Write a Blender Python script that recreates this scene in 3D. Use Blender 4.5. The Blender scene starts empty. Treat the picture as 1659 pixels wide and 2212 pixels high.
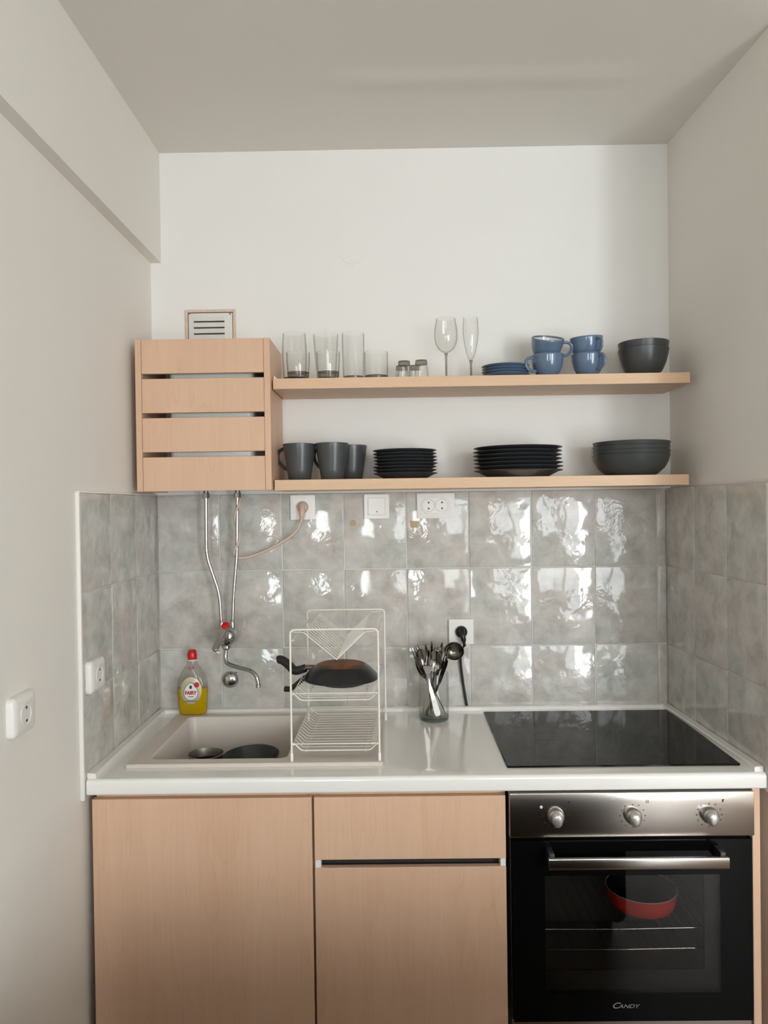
import bpy, bmesh, math, random
from mathutils import Vector, Matrix
random.seed(7)
SC = bpy.context.scene
COL = SC.collection
PI = math.pi

# ------------------------------------------------------------------ camera
CAM = Vector((0.76012, -2.45577, 1.567))
_yaw, _pit, _rol, FPX = -0.00959, -0.01041, -0.01396, 1640.2
_f = Vector((math.sin(_yaw)*math.cos(_pit), math.cos(_yaw)*math.cos(_pit), math.sin(_pit)))
_r0 = Vector((math.cos(_yaw), -math.sin(_yaw), 0)); _u0 = _r0.cross(_f)
_r = _r0*math.cos(_rol) + _u0*math.sin(_rol); _u = _u0*math.cos(_rol) - _r0*math.sin(_rol)
cd = bpy.data.cameras.new('camera'); cam = bpy.data.objects.new('camera', cd); COL.objects.link(cam)
cd.sensor_fit = 'VERTICAL'; cd.sensor_height = 36; cd.lens = FPX/2212*36; cd.clip_start = .02; cd.clip_end = 60
M = Matrix((_r, _u, -_f)).transposed().to_4x4(); M.translation = CAM
cam.matrix_world = M; SC.camera = cam

def pt(px, py, y=None, z=None, x=None):
    """photograph pixel -> point on a plane of the room (known depth y, height z or side x)"""
    d = _f + _r*((px-829.5)/FPX) - _u*((py-1106)/FPX)
    if y is not None: t = (y-CAM.y)/d.y
    elif z is not None: t = (z-CAM.z)/d.z
    else: t = (x-CAM.x)/d.x
    return CAM + d*t

# ------------------------------------------------------------------ view, world, daylight
SC.view_settings.view_transform = 'Standard'; SC.view_settings.look = 'None'
SC.view_settings.gamma = 1; SC.view_settings.use_curve_mapping = False
SC.view_settings.exposure = -0.23
SC.cycles.max_bounces = 14; SC.cycles.diffuse_bounces = 6; SC.cycles.glossy_bounces = 6
SC.cycles.transparent_max_bounces = 24; SC.cycles.sample_clamp_indirect = 6
wd = bpy.data.worlds.new('daylight'); SC.world = wd; wd.use_nodes = True
wd.node_tree.nodes['Background'].inputs[0].default_value = (.75, .85, 1, 1)
wd.node_tree.nodes['Background'].inputs[1].default_value = .6
def window_light(name, x0, x1, z0, z1, y, watts, col):
    l = bpy.data.lights.new(name, 'AREA'); l.shape = 'RECTANGLE'; l.size = x1-x0; l.size_y = z1-z0
    l.energy = watts; l.color = col
    o = bpy.data.objects.new(name, l); COL.objects.link(o)
    o.location = ((x0+x1)/2, y, (z0+z1)/2); o.rotation_euler = (PI/2, 0, 0)     # faces +y, into the room
    return o
WIN = [(2.42, 3.62, .08, 2.40), (1.45, 2.28, 1.00, 2.40), (.02, .52, .95, 1.95)]
window_light('balcony_daylight_left', 2.42, 3.00, .08, 2.40, -5.06, 44, (.94, .98, 1))
window_light('balcony_daylight_right', 3.00, 3.62, .08, 2.40, -5.06, 130, (.95, .98, 1))
window_light('window_daylight', *WIN[1], -5.06, 40, (.94, .98, 1))
window_light('small_window_fill', *WIN[2], -5.06, 36, (.94, .98, 1))  # assumed unseen window used as fill; strength raised to lift the right wall

# ------------------------------------------------------------------ materials
def newmat(name):
    m = bpy.data.materials.new(name); m.use_nodes = True
    nt = m.node_tree; b = nt.nodes['Principled BSDF']; return m, nt, b
def N(nt, t, **kw):
    n = nt.nodes.new(t)
    for k, v in kw.items(): setattr(n, k, v)
    return n
def pmat(name, col, rough=.5, metal=0, spec=.5, coat=0, noise=0, nscale=40, bump=0, bscale=60, coatr=.05):
    m, nt, b = newmat(name)
    b.inputs['Base Color'].default_value = (*col, 1); b.inputs['Roughness'].default_value = rough
    b.inputs['Metallic'].default_value = metal; b.inputs['Specular IOR Level'].default_value = spec
    b.inputs['Coat Weight'].default_value = coat; b.inputs['Coat Roughness'].default_value = coatr
    tc = N(nt, 'ShaderNodeTexCoord')
    if noise:
        n = N(nt, 'ShaderNodeTexNoise'); n.inputs['Scale'].default_value = nscale; n.inputs['Detail'].default_value = 4
        nt.links.new(tc.outputs['Object'], n.inputs['Vector'])
        mx = N(nt, 'ShaderNodeMix', data_type='RGBA'); nt.links.new(n.outputs['Fac'], mx.inputs['Factor'])
        mx.inputs['A'].default_value = (*[c*(1-noise) for c in col], 1); mx.inputs['B'].default_value = (*[min(1, c*(1+noise)) for c in col], 1)
        nt.links.new(mx.outputs['Result'], b.inputs['Base Color'])
    if bump:
        n = N(nt, 'ShaderNodeTexNoise'); n.inputs['Scale'].default_value = bscale; n.inputs['Detail'].default_value = 3
        nt.links.new(tc.outputs['Object'], n.inputs['Vector'])
        bp = N(nt, 'ShaderNodeBump'); bp.inputs['Distance'].default_value = bump; bp.inputs['Strength'].default_value = 1
        nt.links.new(n.outputs['Fac'], bp.inputs['Height']); nt.links.new(bp.outputs['Normal'], b.inputs['Normal'])
    return m

def wood_mat(name, col, dark, axis='Z', scale=1.0, rough=.42):
    m, nt, b = newmat(name)
    tc = N(nt, 'ShaderNodeTexCoord'); mp = N(nt, 'ShaderNodeMapping')
    oi = N(nt, 'ShaderNodeObjectInfo')
    nt.links.new(tc.outputs['Object'], mp.inputs['Vector'])
    s = [6.0, 6.0, 6.0]; s['XYZ'.index(axis)] = .9
    mp.inputs['Scale'].default_value = [v*scale for v in s]
    cx = N(nt, 'ShaderNodeCombineXYZ'); ml = N(nt, 'ShaderNodeMath', operation='MULTIPLY'); ml.inputs[1].default_value = 23
    nt.links.new(oi.outputs['Random'], ml.inputs[0]); nt.links.new(ml.outputs[0], cx.inputs[0]); nt.links.new(ml.outputs[0], cx.inputs[2])
    nt.links.new(cx.outputs[0], mp.inputs['Location'])
    wv = N(nt, 'ShaderNodeTexNoise'); wv.inputs['Scale'].default_value = 1.1; wv.inputs['Detail'].default_value = 3; wv.inputs['Distortion'].default_value = .6
    nt.links.new(mp.outputs[0], wv.inputs['Vector'])
    # contour lines of a stretched noise give the cathedral figure of maple veneer
    mm = N(nt, 'ShaderNodeMath', operation='MULTIPLY'); mm.inputs[1].default_value = 9; nt.links.new(wv.outputs['Fac'], mm.inputs[0])
    fr = N(nt, 'ShaderNodeMath', operation='FRACT'); nt.links.new(mm.outputs[0], fr.inputs[0])
    cr = N(nt, 'ShaderNodeValToRGB'); cr.color_ramp.elements[0].position = 0; cr.color_ramp.elements[0].color = (.62, .62, .62, 1)
    e = cr.color_ramp.elements.new(.12); e.color = (.12, .12, .12, 1); cr.color_ramp.elements[-1].position = 1; cr.color_ramp.elements[-1].color = (.3, .3, .3, 1)
    nt.links.new(fr.outputs[0], cr.inputs[0])
    mp2 = N(nt, 'ShaderNodeMapping'); nt.links.new(tc.outputs['Object'], mp2.inputs['Vector'])
    s2 = [160.0, 160.0, 160.0]; s2['XYZ'.index(axis)] = 5; mp2.inputs['Scale'].default_value = s2
    fn = N(nt, 'ShaderNodeTexNoise'); fn.inputs['Scale'].default_value = 1; fn.inputs['Detail'].default_value = 2; nt.links.new(mp2.outputs[0], fn.inputs['Vector'])
    big = N(nt, 'ShaderNodeTexNoise'); big.inputs['Scale'].default_value = 1.3; nt.links.new(mp.outputs[0], big.inputs['Vector'])
    a1 = N(nt, 'ShaderNodeMath', operation='MULTIPLY_ADD'); a1.inputs[1].default_value = .5; nt.links.new(cr.outputs[0], a1.inputs[0])
    fs = N(nt, 'ShaderNodeMath', operation='MULTIPLY_ADD'); fs.inputs[1].default_value = .45; fs.inputs[2].default_value = .27; nt.links.new(fn.outputs['Fac'], fs.inputs[0]); nt.links.new(fs.outputs[0], a1.inputs[2])
    a2 = N(nt, 'ShaderNodeMath', operation='MULTIPLY_ADD'); a2.inputs[1].default_value = .8; nt.links.new(big.outputs['Fac'], a2.inputs[0]); nt.links.new(a1.outputs[0], a2.inputs[2])
    mr = N(nt, 'ShaderNodeMapRange'); mr.inputs['From Min'].default_value = .55; mr.inputs['From Max'].default_value = 1.5; nt.links.new(a2.outputs[0], mr.inputs['Value'])
    mx = N(nt, 'ShaderNodeMix', data_type='RGBA'); nt.links.new(mr.outputs[0], mx.inputs['Factor'])
    mx.inputs['A'].default_value = (*col, 1); mx.inputs['B'].default_value = (*dark, 1)
    nt.links.new(mx.outputs['Result'], b.inputs['Base Color']); b.inputs['Roughness'].default_value = rough
    b.inputs['Specular IOR Level'].default_value = .35
    return m

def tile_mat():
    m, nt, b = newmat('glazed_tile')
    tc = N(nt, 'ShaderNodeTexCoord'); at = N(nt, 'ShaderNodeAttribute', attribute_name='tile_id')
    ad = N(nt, 'ShaderNodeVectorMath', operation='ADD'); nt.links.new(tc.outputs['Object'], ad.inputs[0]); nt.links.new(at.outputs['Vector'], ad.inputs[1])
    n1 = N(nt, 'ShaderNodeTexNoise'); n1.inputs['Scale'].default_value = 17; n1.inputs['Detail'].default_value = 9; n1.inputs['Distortion'].default_value = .35; n1.inputs['Roughness'].default_value = .62
    nt.links.new(ad.outputs[0], n1.inputs['Vector'])
    cr = N(nt, 'ShaderNodeValToRGB'); el = cr.color_ramp.elements
    el[0].position = .32; el[0].color = (.42, .408, .385, 1); el[1].position = .75; el[1].color = (.66, .645, .625, 1)
    e = el.new(.47); e.color = (.52, .507, .485, 1); e = el.new(.56); e.color = (.57, .556, .533, 1)
    nt.links.new(n1.outputs['Fac'], cr.inputs[0])
    n2 = N(nt, 'ShaderNodeTexNoise'); n2.inputs['Scale'].default_value = 6; n2.inputs['Detail'].default_value = 3; nt.links.new(ad.outputs[0], n2.inputs['Vector'])
    cr2 = N(nt, 'ShaderNodeValToRGB'); cr2.color_ramp.elements[0].position = .35; cr2.color_ramp.elements[0].color = (1.0, .945, .925, 1); cr2.color_ramp.elements[1].position = .65; cr2.color_ramp.elements[1].color = (.965, 1, .975, 1)
    nt.links.new(n2.outputs['Fac'], cr2.inputs[0])
    mx = N(nt, 'ShaderNodeMix', data_type='RGBA', blend_type='MULTIPLY'); mx.inputs['Factor'].default_value = 1
    nt.links.new(cr.outputs[0], mx.inputs['A']); nt.links.new(cr2.outputs[0], mx.inputs['B']); nt.links.new(mx.outputs['Result'], b.inputs['Base Color'])
    # gentle undulation everywhere, sharper ripples only in patches
    n3 = N(nt, 'ShaderNodeTexNoise'); n3.inputs['Scale'].default_value = 13; n3.inputs['Detail'].default_value = 1
    nt.links.new(ad.outputs[0], n3.inputs['Vector'])
    n4 = N(nt, 'ShaderNodeTexNoise'); n4.inputs['Scale'].default_value = 27; n4.inputs['Detail'].default_value = 2; n4.inputs['Distortion'].default_value = 1.5
    nt.links.new(ad.outputs[0], n4.inputs['Vector'])
    n5 = N(nt, 'ShaderNodeTexNoise'); n5.inputs['Scale'].default_value = 8; n5.inputs['Detail'].default_value = 3
    sh = N(nt, 'ShaderNodeVectorMath', operation='ADD'); sh.inputs[1].default_value = (3.1, 1.7, 5.2); nt.links.new(ad.outputs[0], sh.inputs[0]); nt.links.new(sh.outputs[0], n5.inputs['Vector'])
    mk = N(nt, 'ShaderNodeMapRange', interpolation_type='SMOOTHSTEP'); mk.inputs['From Min'].default_value = .50; mk.inputs['From Max'].default_value = .62
    nt.links.new(n5.outputs['Fac'], mk.inputs['Value'])
    ml = N(nt, 'ShaderNodeMath', operation='MULTIPLY'); nt.links.new(n4.outputs['Fac'], ml.inputs[0]); nt.links.new(mk.outputs[0], ml.inputs[1])
    m2 = N(nt, 'ShaderNodeMath', operation='MULTIPLY'); m2.inputs[1].default_value = .34; nt.links.new(ml.outputs[0], m2.inputs[0])
    m3 = N(nt, 'ShaderNodeMath', operation='ADD'); nt.links.new(n3.outputs['Fac'], m3.inputs[0]); nt.links.new(m2.outputs[0], m3.inputs[1])
    bp = N(nt, 'ShaderNodeBump'); bp.inputs['Strength'].default_value = 1; bp.inputs['Distance'].default_value = .0030
    nt.links.new(m3.outputs[0], bp.inputs['Height']); nt.links.new(bp.outputs['Normal'], b.inputs['Normal'])
    b.inputs['Roughness'].default_value = .085; b.inputs['Specular IOR Level'].default_value = .5
    return m

def glass_mat(name, tint=(.93, .95, .94), edge=(.62, .64, .62), rough=.0, spec=1.45, blend=.3):
    """thin clear glass: tinted transmission that deepens where the wall is seen edge on, plus a fresnel reflection"""
    m = bpy.data.materials.new(name); m.use_nodes = True; nt = m.node_tree
    for n in list(nt.nodes):
        if n.type == 'BSDF_PRINCIPLED': nt.nodes.remove(n)
    out = nt.nodes['Material Output']
    tr = N(nt, 'ShaderNodeBsdfTransparent'); gl = N(nt, 'ShaderNodeBsdfGlossy'); gl.inputs['Roughness'].default_value = max(rough, .02)
    lw = N(nt, 'ShaderNodeLayerWeight'); lw.inputs['Blend'].default_value = .5
    pw = N(nt, 'ShaderNodeMath', operation='POWER'); pw.inputs[1].default_value = 1/blend; nt.links.new(lw.outputs['Facing'], pw.inputs[0])
    mx = N(nt, 'ShaderNodeMix', data_type='RGBA'); mx.inputs['A'].default_value = (*tint, 1); mx.inputs['B'].default_value = (*edge, 1)
    nt.links.new(pw.outputs[0], mx.inputs['Factor']); nt.links.new(mx.outputs['Result'], tr.inputs['Color'])
    f0 = ((spec-1)/(spec+1))**2      # Schlick, the same from both sides of the wall
    p5 = N(nt, 'ShaderNodeMath', operation='POWER'); p5.inputs[1].default_value = 5; nt.links.new(lw.outputs['Facing'], p5.inputs[0])
    fr = N(nt, 'ShaderNodeMath', operation='MULTIPLY_ADD'); fr.inputs[1].default_value = (1-f0)*.7; fr.inputs[2].default_value = f0; nt.links.new(p5.outputs[0], fr.inputs[0])
    ms = N(nt, 'ShaderNodeMixShader'); nt.links.new(fr.outputs[0], ms.inputs[0]); nt.links.new(tr.outputs[0], ms.inputs[1]); nt.links.new(gl.outputs[0], ms.inputs[2])
    nt.links.new(ms.outputs[0], out.inputs['Surface'])
    return m

def steel_brushed():
    m, nt, b = newmat('brushed_steel')
    tc = N(nt, 'ShaderNodeTexCoord'); mp = N(nt, 'ShaderNodeMapping'); mp.inputs['Scale'].default_value = (4, 500, 500)
    nt.links.new(tc.outputs['Object'], mp.inputs['Vector'])
    n = N(nt, 'ShaderNodeTexNoise'); n.inputs['Scale'].default_value = 1; nt.links.new(mp.outputs[0], n.inputs['Vector'])
    mr = N(nt, 'ShaderNodeMapRange'); mr.inputs['To Min'].default_value = .17; mr.inputs['To Max'].default_value = .24
    nt.links.new(n.outputs['Fac'], mr.inputs['Value']); nt.links.new(mr.outputs[0], b.inputs['Roughness'])
    b.inputs['Metallic'].default_value = 1; b.inputs['Base Color'].default_value = (.66, .62, .58, 1)
    tg = N(nt, 'ShaderNodeTangent', direction_type='RADIAL', axis='Z'); nt.links.new(tg.outputs[0], b.inputs['Tangent'])
    b.inputs['Anisotropic'].default_value = .75; b.inputs['Anisotropic Rotation'].default_value = 0
    return m

MT = dict(
    plaster=pmat('white_wall_paint', (.82, .81, .785), .85, spec=.2, noise=.02, nscale=3, bump=.0012, bscale=9),
    ceiling=pmat('ceiling_paint', (.76, .73, .68), .9, spec=.15, noise=.02, nscale=2, bump=.001, bscale=6),
    side=pmat('side_wall_paint', (.80, .77, .725), .85, spec=.2, noise=.02, nscale=3, bump=.0015, bscale=7),
    floor=wood_mat('dark_oak_floor', (.17, .11, .07), (.10, .065, .04), 'Y', .5, .4),
    tile=tile_mat(),
    grout=pmat('grout', (.70, .68, .65), .7),
    trim=pmat('white_plastic_trim', (.86, .83, .78), .4),
    maple=wood_mat('maple_veneer', (.76, .52, .37), (.62, .39, .26), 'Z'),
    maple_h=wood_mat('maple_edge', (.76, .53, .35), (.63, .42, .27), 'X', 1.6),
    worktop=pmat('white_laminate_worktop', (.86, .85, .815), .22, noise=.01, nscale=8, coat=.9, coatr=.05),
    sink=pmat('cream_composite', (.66, .60, .54), .35, noise=.03, nscale=400),
    black=pmat('black_plastic', (.012, .012, .012), .4),
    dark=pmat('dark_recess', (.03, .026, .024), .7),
    handle=pmat('black_bakelite', (.01, .01, .011), .35),
    hobglass=pmat('black_ceramic_glass', (.003, .003, .003), .012, spec=.20),
    ovenglass=pmat('black_oven_glass', (.003, .003, .003), .03, spec=.15),
    chrome=pmat('chrome', (.50, .49, .475), .13, metal=1),
    zinc=pmat('dull_metal', (.30, .28, .26), .4, metal=1),
    steel=steel_brushed(),
    cutlery=pmat('cutlery_steel', (.30, .28, .26), .16, metal=1),
    wire=pmat('white_coated_wire', (.80, .77, .70), .35),
    white=pmat('white_plastic', (.82, .80, .77), .25),
    whitesock=pmat('white_socket_plastic', (.78, .75, .73), .22),
    enamel=pmat('white_enamel', (.62, .62, .58), .3),
    mug=pmat('dark_grey_glaze', (.065, .07, .072), .28, noise=.06, nscale=30),
    plate=pmat('charcoal_glaze', (.040, .042, .045), .30),
    bowl=pmat('slate_glaze', (.055, .060, .060), .32),
    blue=pmat('blue_glaze', (.115, .172, .265), .14, noise=.08, nscale=18, coat=.3),
    cream=pmat('cream_glaze', (.70, .66, .58), .15),
    blackpan=pmat('black_pan_coating', (.013, .013, .014), .28),
    burnt=None,
    red=pmat('red_plastic', (.55, .006, .012), .3),
    redglaze=pmat('red_ceramic', (.85, .06, .045), .25),
    cable=pmat('beige_cable', (.66, .50, .40), .45),
    residue=pmat('tape_residue', (.48, .36, .22), .7),
    vent=pmat('vent_enamel', (.74, .72, .69), .4),
    rust=pmat('aged_vent_frame', (.68, .52, .42), .6, noise=.2, nscale=60),
    cavity=pmat('oven_enamel', (.11, .108, .10), .35),
    glass=glass_mat('clear_glass', (.990, .991, .988), (.30, .29, .27), blend=.20),
    glassbase=glass_mat('thick_glass_base', (.62, .60, .56), (.32, .30, .27), blend=.5),
    jar=glass_mat('jar_glass', (.985, .99, .988), (.42, .45, .43), blend=.22),
    jarbase=glass_mat('jar_glass_base', (.72, .77, .75), (.40, .45, .43), blend=.5),
    ovenwin=glass_mat('tinted_oven_window', (.72, .70, .68), (.3, .29, .28), spec=1.45, blend=.3),
    bottle=glass_mat('clear_bottle_plastic', (.90, .90, .88), (.66, .66, .62), spec=1.4, rough=.08),
    winglass=glass_mat('window_glass', (.97, .98, .98), (.8, .8, .8)),
    liquid=None,
)
def burnt():
    m, nt, b = newmat('scorched_pan_base')
    tc = N(nt, 'ShaderNodeTexCoord'); n = N(nt, 'ShaderNodeTexNoise'); n.inputs['Scale'].default_value = 16; n.inputs['Detail'].default_value = 4
    nt.links.new(tc.outputs['Object'], n.inputs['Vector'])
    cr = N(nt, 'ShaderNodeValToRGB'); cr.color_ramp.elements[0].position = .35; cr.color_ramp.elements[0].color = (.05, .025, .018, 1)
    cr.color_ramp.elements[1].position = .7; cr.color_ramp.elements[1].color = (.34, .11, .035, 1)
    nt.links.new(n.outputs['Fac'], cr.inputs[0]); nt.links.new(cr.outputs[0], b.inputs['Base Color'])
    b.inputs['Roughness'].default_value = .55; b.inputs['Specular IOR Level'].default_value = .25
    return m
MT['burnt'] = burnt()
def liquid():
    m = bpy.data.materials.new('yellow_detergent'); m.use_nodes = True; nt = m.node_tree
    b = nt.nodes['Principled BSDF']; out = nt.nodes['Material Output']
    b.inputs['Base Color'].default_value = (.80, .55, .0, 1); b.inputs['Roughness'].default_value = .12
    tr = N(nt, 'ShaderNodeBsdfTransparent'); tr.inputs['Color'].default_value = (.92, .72, .02, 1)
    ms = N(nt, 'ShaderNodeMixShader'); ms.inputs[0].default_value = .62
    nt.links.new(tr.outputs[0], ms.inputs[1]); nt.links.new(b.outputs[0], ms.inputs[2]); nt.links.new(ms.outputs[0], out.inputs['Surface'])
    return m
MT['liquid'] = liquid()

# ------------------------------------------------------------------ mesh helpers
def link(name, bm, mat, parent=None, smooth=35, loc=None):
    bmesh.ops.recalc_face_normals(bm, faces=bm.faces)
    me = bpy.data.meshes.new(name); bm.to_mesh(me); bm.free()
    o = bpy.data.objects.new(name, me); COL.objects.link(o)
    for mm in (mat if isinstance(mat, (list, tuple)) else [mat]): me.materials.append(mm)
    if smooth:
        for p in me.polygons: p.use_smooth = True
        me.set_sharp_from_angle(angle=math.radians(smooth))
    if parent: o.parent = parent; o.matrix_parent_inverse = Matrix.Translation(parent.location).inverted() if parent.type == 'EMPTY' and not parent.parent and tuple(parent.rotation_euler) == (0, 0, 0) else Matrix()
    return o
def B_(): return bmesh.new()
def box(bm, x0, x1, y0, y1, z0, z1, bev=0, seg=2):
    r = bmesh.ops.create_cube(bm, size=1); vs = r['verts']
    bmesh.ops.scale(bm, verts=vs, vec=(x1-x0, y1-y0, z1-z0)); bmesh.ops.translate(bm, verts=vs, vec=((x0+x1)/2, (y0+y1)/2, (z0+z1)/2))
    if bev:
        es = list({e for v in vs for e in v.link_edges})
        bmesh.ops.bevel(bm, geom=es, offset=bev, segments=seg, affect='EDGES', profile=.5)
    return bm
def lathe(bm, prof, c=(0, 0, 0), seg=40, mat=None, close=False):
    rings = []
    T = mat or Matrix()
    for r, z in prof:
        if r < 1e-6: rings.append([bm.verts.new(T @ Vector((0, 0, z)) + Vector(c))])
        else: rings.append([bm.verts.new(T @ Vector((r*math.cos(2*PI*k/seg), r*math.sin(2*PI*k/seg), z)) + Vector(c)) for k in range(seg)])
    pr = list(zip(rings, rings[1:]))
    if close: pr.append((rings[-1], rings[0]))
    for a, b in pr:
        for k in range(seg):
            j = (k+1) % seg
            if len(a) == 1 and len(b) == 1: continue
            if len(a) == 1: bm.faces.new((a[0], b[j], b[k]))
            elif len(b) == 1: bm.faces.new((a[k], a[j], b[0]))
            else: bm.faces.new((a[k], a[j], b[j], b[k]))
    return bm
def tube(bm, pts, r, seg=8, closed=False, flat=1.0, up=None, cap=True):
    pts = [Vector(p) for p in pts]; n = len(pts); rings = []
    if isinstance(r, (list, tuple)) and len(r) != n:      # spread the given radii evenly along the path
        m_ = len(r)-1; r = [r[min(m_-1, int(i/(n-1)*m_))]*(1-(i/(n-1)*m_-min(m_-1, int(i/(n-1)*m_)))) + r[min(m_, min(m_-1, int(i/(n-1)*m_))+1)]*(i/(n-1)*m_-min(m_-1, int(i/(n-1)*m_))) for i in range(n)]
    ref = Vector(up) if up else None; prevn = None
    for i, p in enumerate(pts):
        if closed: t = pts[(i+1) % n]-pts[i-1]
        else: t = pts[min(i+1, n-1)]-pts[max(i-1, 0)]
        t.normalize()
        if prevn is None:
            a = ref or (Vector((0, 0, 1)) if abs(t.z) < .9 else Vector((1, 0, 0)))
            nn = (a - t*a.dot(t)).normalized()
        else: nn = (prevn - t*prevn.dot(t)).normalized()
        prevn = nn; bb = t.cross(nn)
        rr = r[i] if isinstance(r, (list, tuple)) else r
        rings.append([bm.verts.new(p + nn*(rr*flat*math.cos(2*PI*k/seg)) + bb*(rr*math.sin(2*PI*k/seg))) for k in range(seg)])
    for i in range(n if closed else n-1):
        a, b = rings[i], rings[(i+1) % n]
        for k in range(seg): bm.faces.new((a[k], a[(k+1) % seg], b[(k+1) % seg], b[k]))
    if cap and not closed: bm.faces.new(rings[0]); bm.faces.new(rings[-1])
    return bm
def smoothpath(pts, it=3):
    pts = [Vector(p) for p in pts]
    for _ in range(it):
        q = [pts[0]]
        for a, b in zip(pts, pts[1:]): q += [a*.75+b*.25, a*.25+b*.75]
        q.append(pts[-1]); pts = q
    return pts
def bent(pts, r, n=5):
    """polyline with rounded corners"""
    pts = [Vector(p) for p in pts]; out = [pts[0]]
    for i in range(1, len(pts)-1):
        a, b, c = pts[i-1], pts[i], pts[i+1]
        u, v = (a-b), (c-b); rr = min(r, u.length*.49, v.length*.49); p0, p1 = b+u.normalized()*rr, b+v.normalized()*rr
        for k in range(n+1):
            t = k/n; out.append(p0*(1-t)**2 + b*2*t*(1-t) + p1*t*t)
    out.append(pts[-1]); return out
def prism(bm, outline, h, T=None):
    """outline in xy extruded along z by h; T maps to the world"""
    T = T or Matrix()
    a = [bm.verts.new(T @ Vector((x, y, 0))) for x, y in outline]; b = [bm.verts.new(T @ Vector((x, y, h))) for x, y in outline]
    n = len(a); bm.faces.new(a[::-1]); bm.faces.new(b)
    for i in range(n): bm.faces.new((a[i], a[(i+1) % n], b[(i+1) % n], b[i]))
    return bm
def rrect(x0, x1, y0, y1, r, n=6):
    o = []
    for cx, cy, a0 in ((x1-r, y1-r, 0), (x0+r, y1-r, PI/2), (x0+r, y0+r, PI), (x1-r, y0+r, 3*PI/2)):
        for k in range(n+1): a = a0+k*PI/2/n; o.append((cx+r*math.cos(a), cy+r*math.sin(a)))
    return o
def basis(o, ex, ey, ez):
    m = Matrix((Vector(ex), Vector(ey), Vector(ez))).transposed().to_4x4(); m.translation = Vector(o); return m
def wallT(x, z, y=0):      # drawing on the back wall: x right, y up, extrudes toward the room
    return basis((x, y, z), (1, 0, 0), (0, 0, 1), (0, -1, 0))
def tag(o, label=None, cat=None, group=None, kind=None):
    if label: o['label'] = label
    if cat: o['category'] = cat
    if group: o['group'] = group
    if kind: o['kind'] = kind
    return o
def thing(name, label, cat, loc, group=None):
    o = bpy.data.objects.new(name, None); COL.objects.link(o); o.location = loc; o.empty_display_size = .03
    return tag(o, label, cat, group)
def dup(root, label, loc=None, rot=None, group=None):
    r = root.copy(); COL.objects.link(r); r['label'] = label
    if group: r['group'] = group
    if loc is not None: r.location = loc
    if rot is not None: r.rotation_euler = rot
    def kids(a, b):
        for ch in [o for o in bpy.data.objects if o.parent == a]:
            c = ch.copy(); COL.objects.link(c); c.parent = b; c.matrix_parent_inverse = ch.matrix_parent_inverse.copy(); kids(ch, c)
    kids(root, r)
    return r
def text_bm(bm, s, size, T, extrude=.0002, align='CENTER', shear=0, bold=0, sx=1):
    c = bpy.data.curves.new('t', 'FONT'); c.body = s; c.size = size; c.extrude = extrude; c.align_x = align; c.align_y = 'CENTER'; c.shear = shear; c.offset = bold
    o = bpy.data.objects.new('t', c); me = bpy.data.meshes.new_from_object(o)
    me.transform(T @ Matrix.Diagonal((sx, 1, 1, 1))); bm.from_mesh(me)
    bpy.data.objects.remove(o); bpy.data.curves.remove(c); bpy.data.meshes.remove(me)

# ------------------------------------------------------------------ room shell
XL, XR, HC, YB = -.009, 1.664, 2.713, -5.0
STUB = -.622
def struct(name, bm, mat, parent=None, smooth=0):
    o = link(name, bm, mat, parent, smooth)
    if not parent: o['kind'] = 'structure'
    return o
bm = B_(); box(bm, -.15, 3.9, .008, .14, 0, HC); wall_back = struct('wall_back', bm, MT['plaster'])
bm = B_(); box(bm, -.15, XL, YB-.1, .008, 0, HC); wall_left = struct('wall_left', bm, MT['side'])
# stub wall on the right, running very slightly outwards
bm = B_()
q = [(XR, .008), (XR+.030, STUB), (XR+.165, STUB), (XR+.165, .008)]
prism(bm, q, HC); wall_right = struct('wall_right', bm, MT['side'])
bm = B_(); box(bm, 3.75, 3.9, YB-.1, .008, 0, HC); struct('wall_far', bm, MT['side'])
bm = B_(); box(bm, -.15, 3.9, YB-.1, .14, HC, HC+.1); struct('ceiling', bm, MT['ceiling'])
bm = B_(); box(bm, -.15, 3.9, YB-.1, .14, -.08, 0); struct('floor', bm, MT['floor'])
# rear wall with its two openings
bm = B_(); xs = [XL] + [v for w in WIN[::-1] for v in w[:2]] + [3.75]
for i in range(7):
    a, b = xs[i], xs[i+1]
    if i % 2:
        w = WIN[2-i//2]; box(bm, a, b, YB-.1, YB, 0, w[2]); box(bm, a, b, YB-.1, YB, w[3], HC)
    else: box(bm, a, b, YB-.1, YB, 0, HC)
struct('wall_rear', bm, MT['plaster'])
for k, w in enumerate(WIN):
    bm = B_(); x0, x1, z0, z1 = w; f = .05
    for a in ((x0, x0+f, z0, z1), (x1-f, x1, z0, z1), (x0, x1, z0, z0+f), (x0, x1, z1-f, z1)): box(bm, a[0], a[1], YB-.03, YB+.01, a[2], a[3])
    if k == 0: box(bm, (x0+x1)/2-.035, (x0+x1)/2+.035, YB-.03, YB+.01, z0, z1); box(bm, x0, x1, YB-.03, YB+.01, .78, .84)
    wo = struct('window_%d' % (k+1), bm, MT['white'])
    bm = B_(); box(bm, x0+f, x1-f, YB-.012, YB-.008, z0+f, z1-f); link('pane', bm, MT['winglass'], wo, 0)
# boxed-in beam along the top of the left wall
bm = B_(); box(bm, XL, .025, YB, .008, 2.3585, HC); struct('trim_1', bm, MT['side'])
bm = B_(); lathe(bm, [(0, -.0008), (.0415, -.0008), (.0425, -.0008), (.0425, .002)], seg=48, mat=basis((.646, .0069, 2.387), (1, 0, 0), (0, 0, 1), (0, 1, 0)))
tag(link('painted_box_cover', bm, MT['plaster'], wall_back), 'round junction box cover painted over like the wall')

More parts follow.
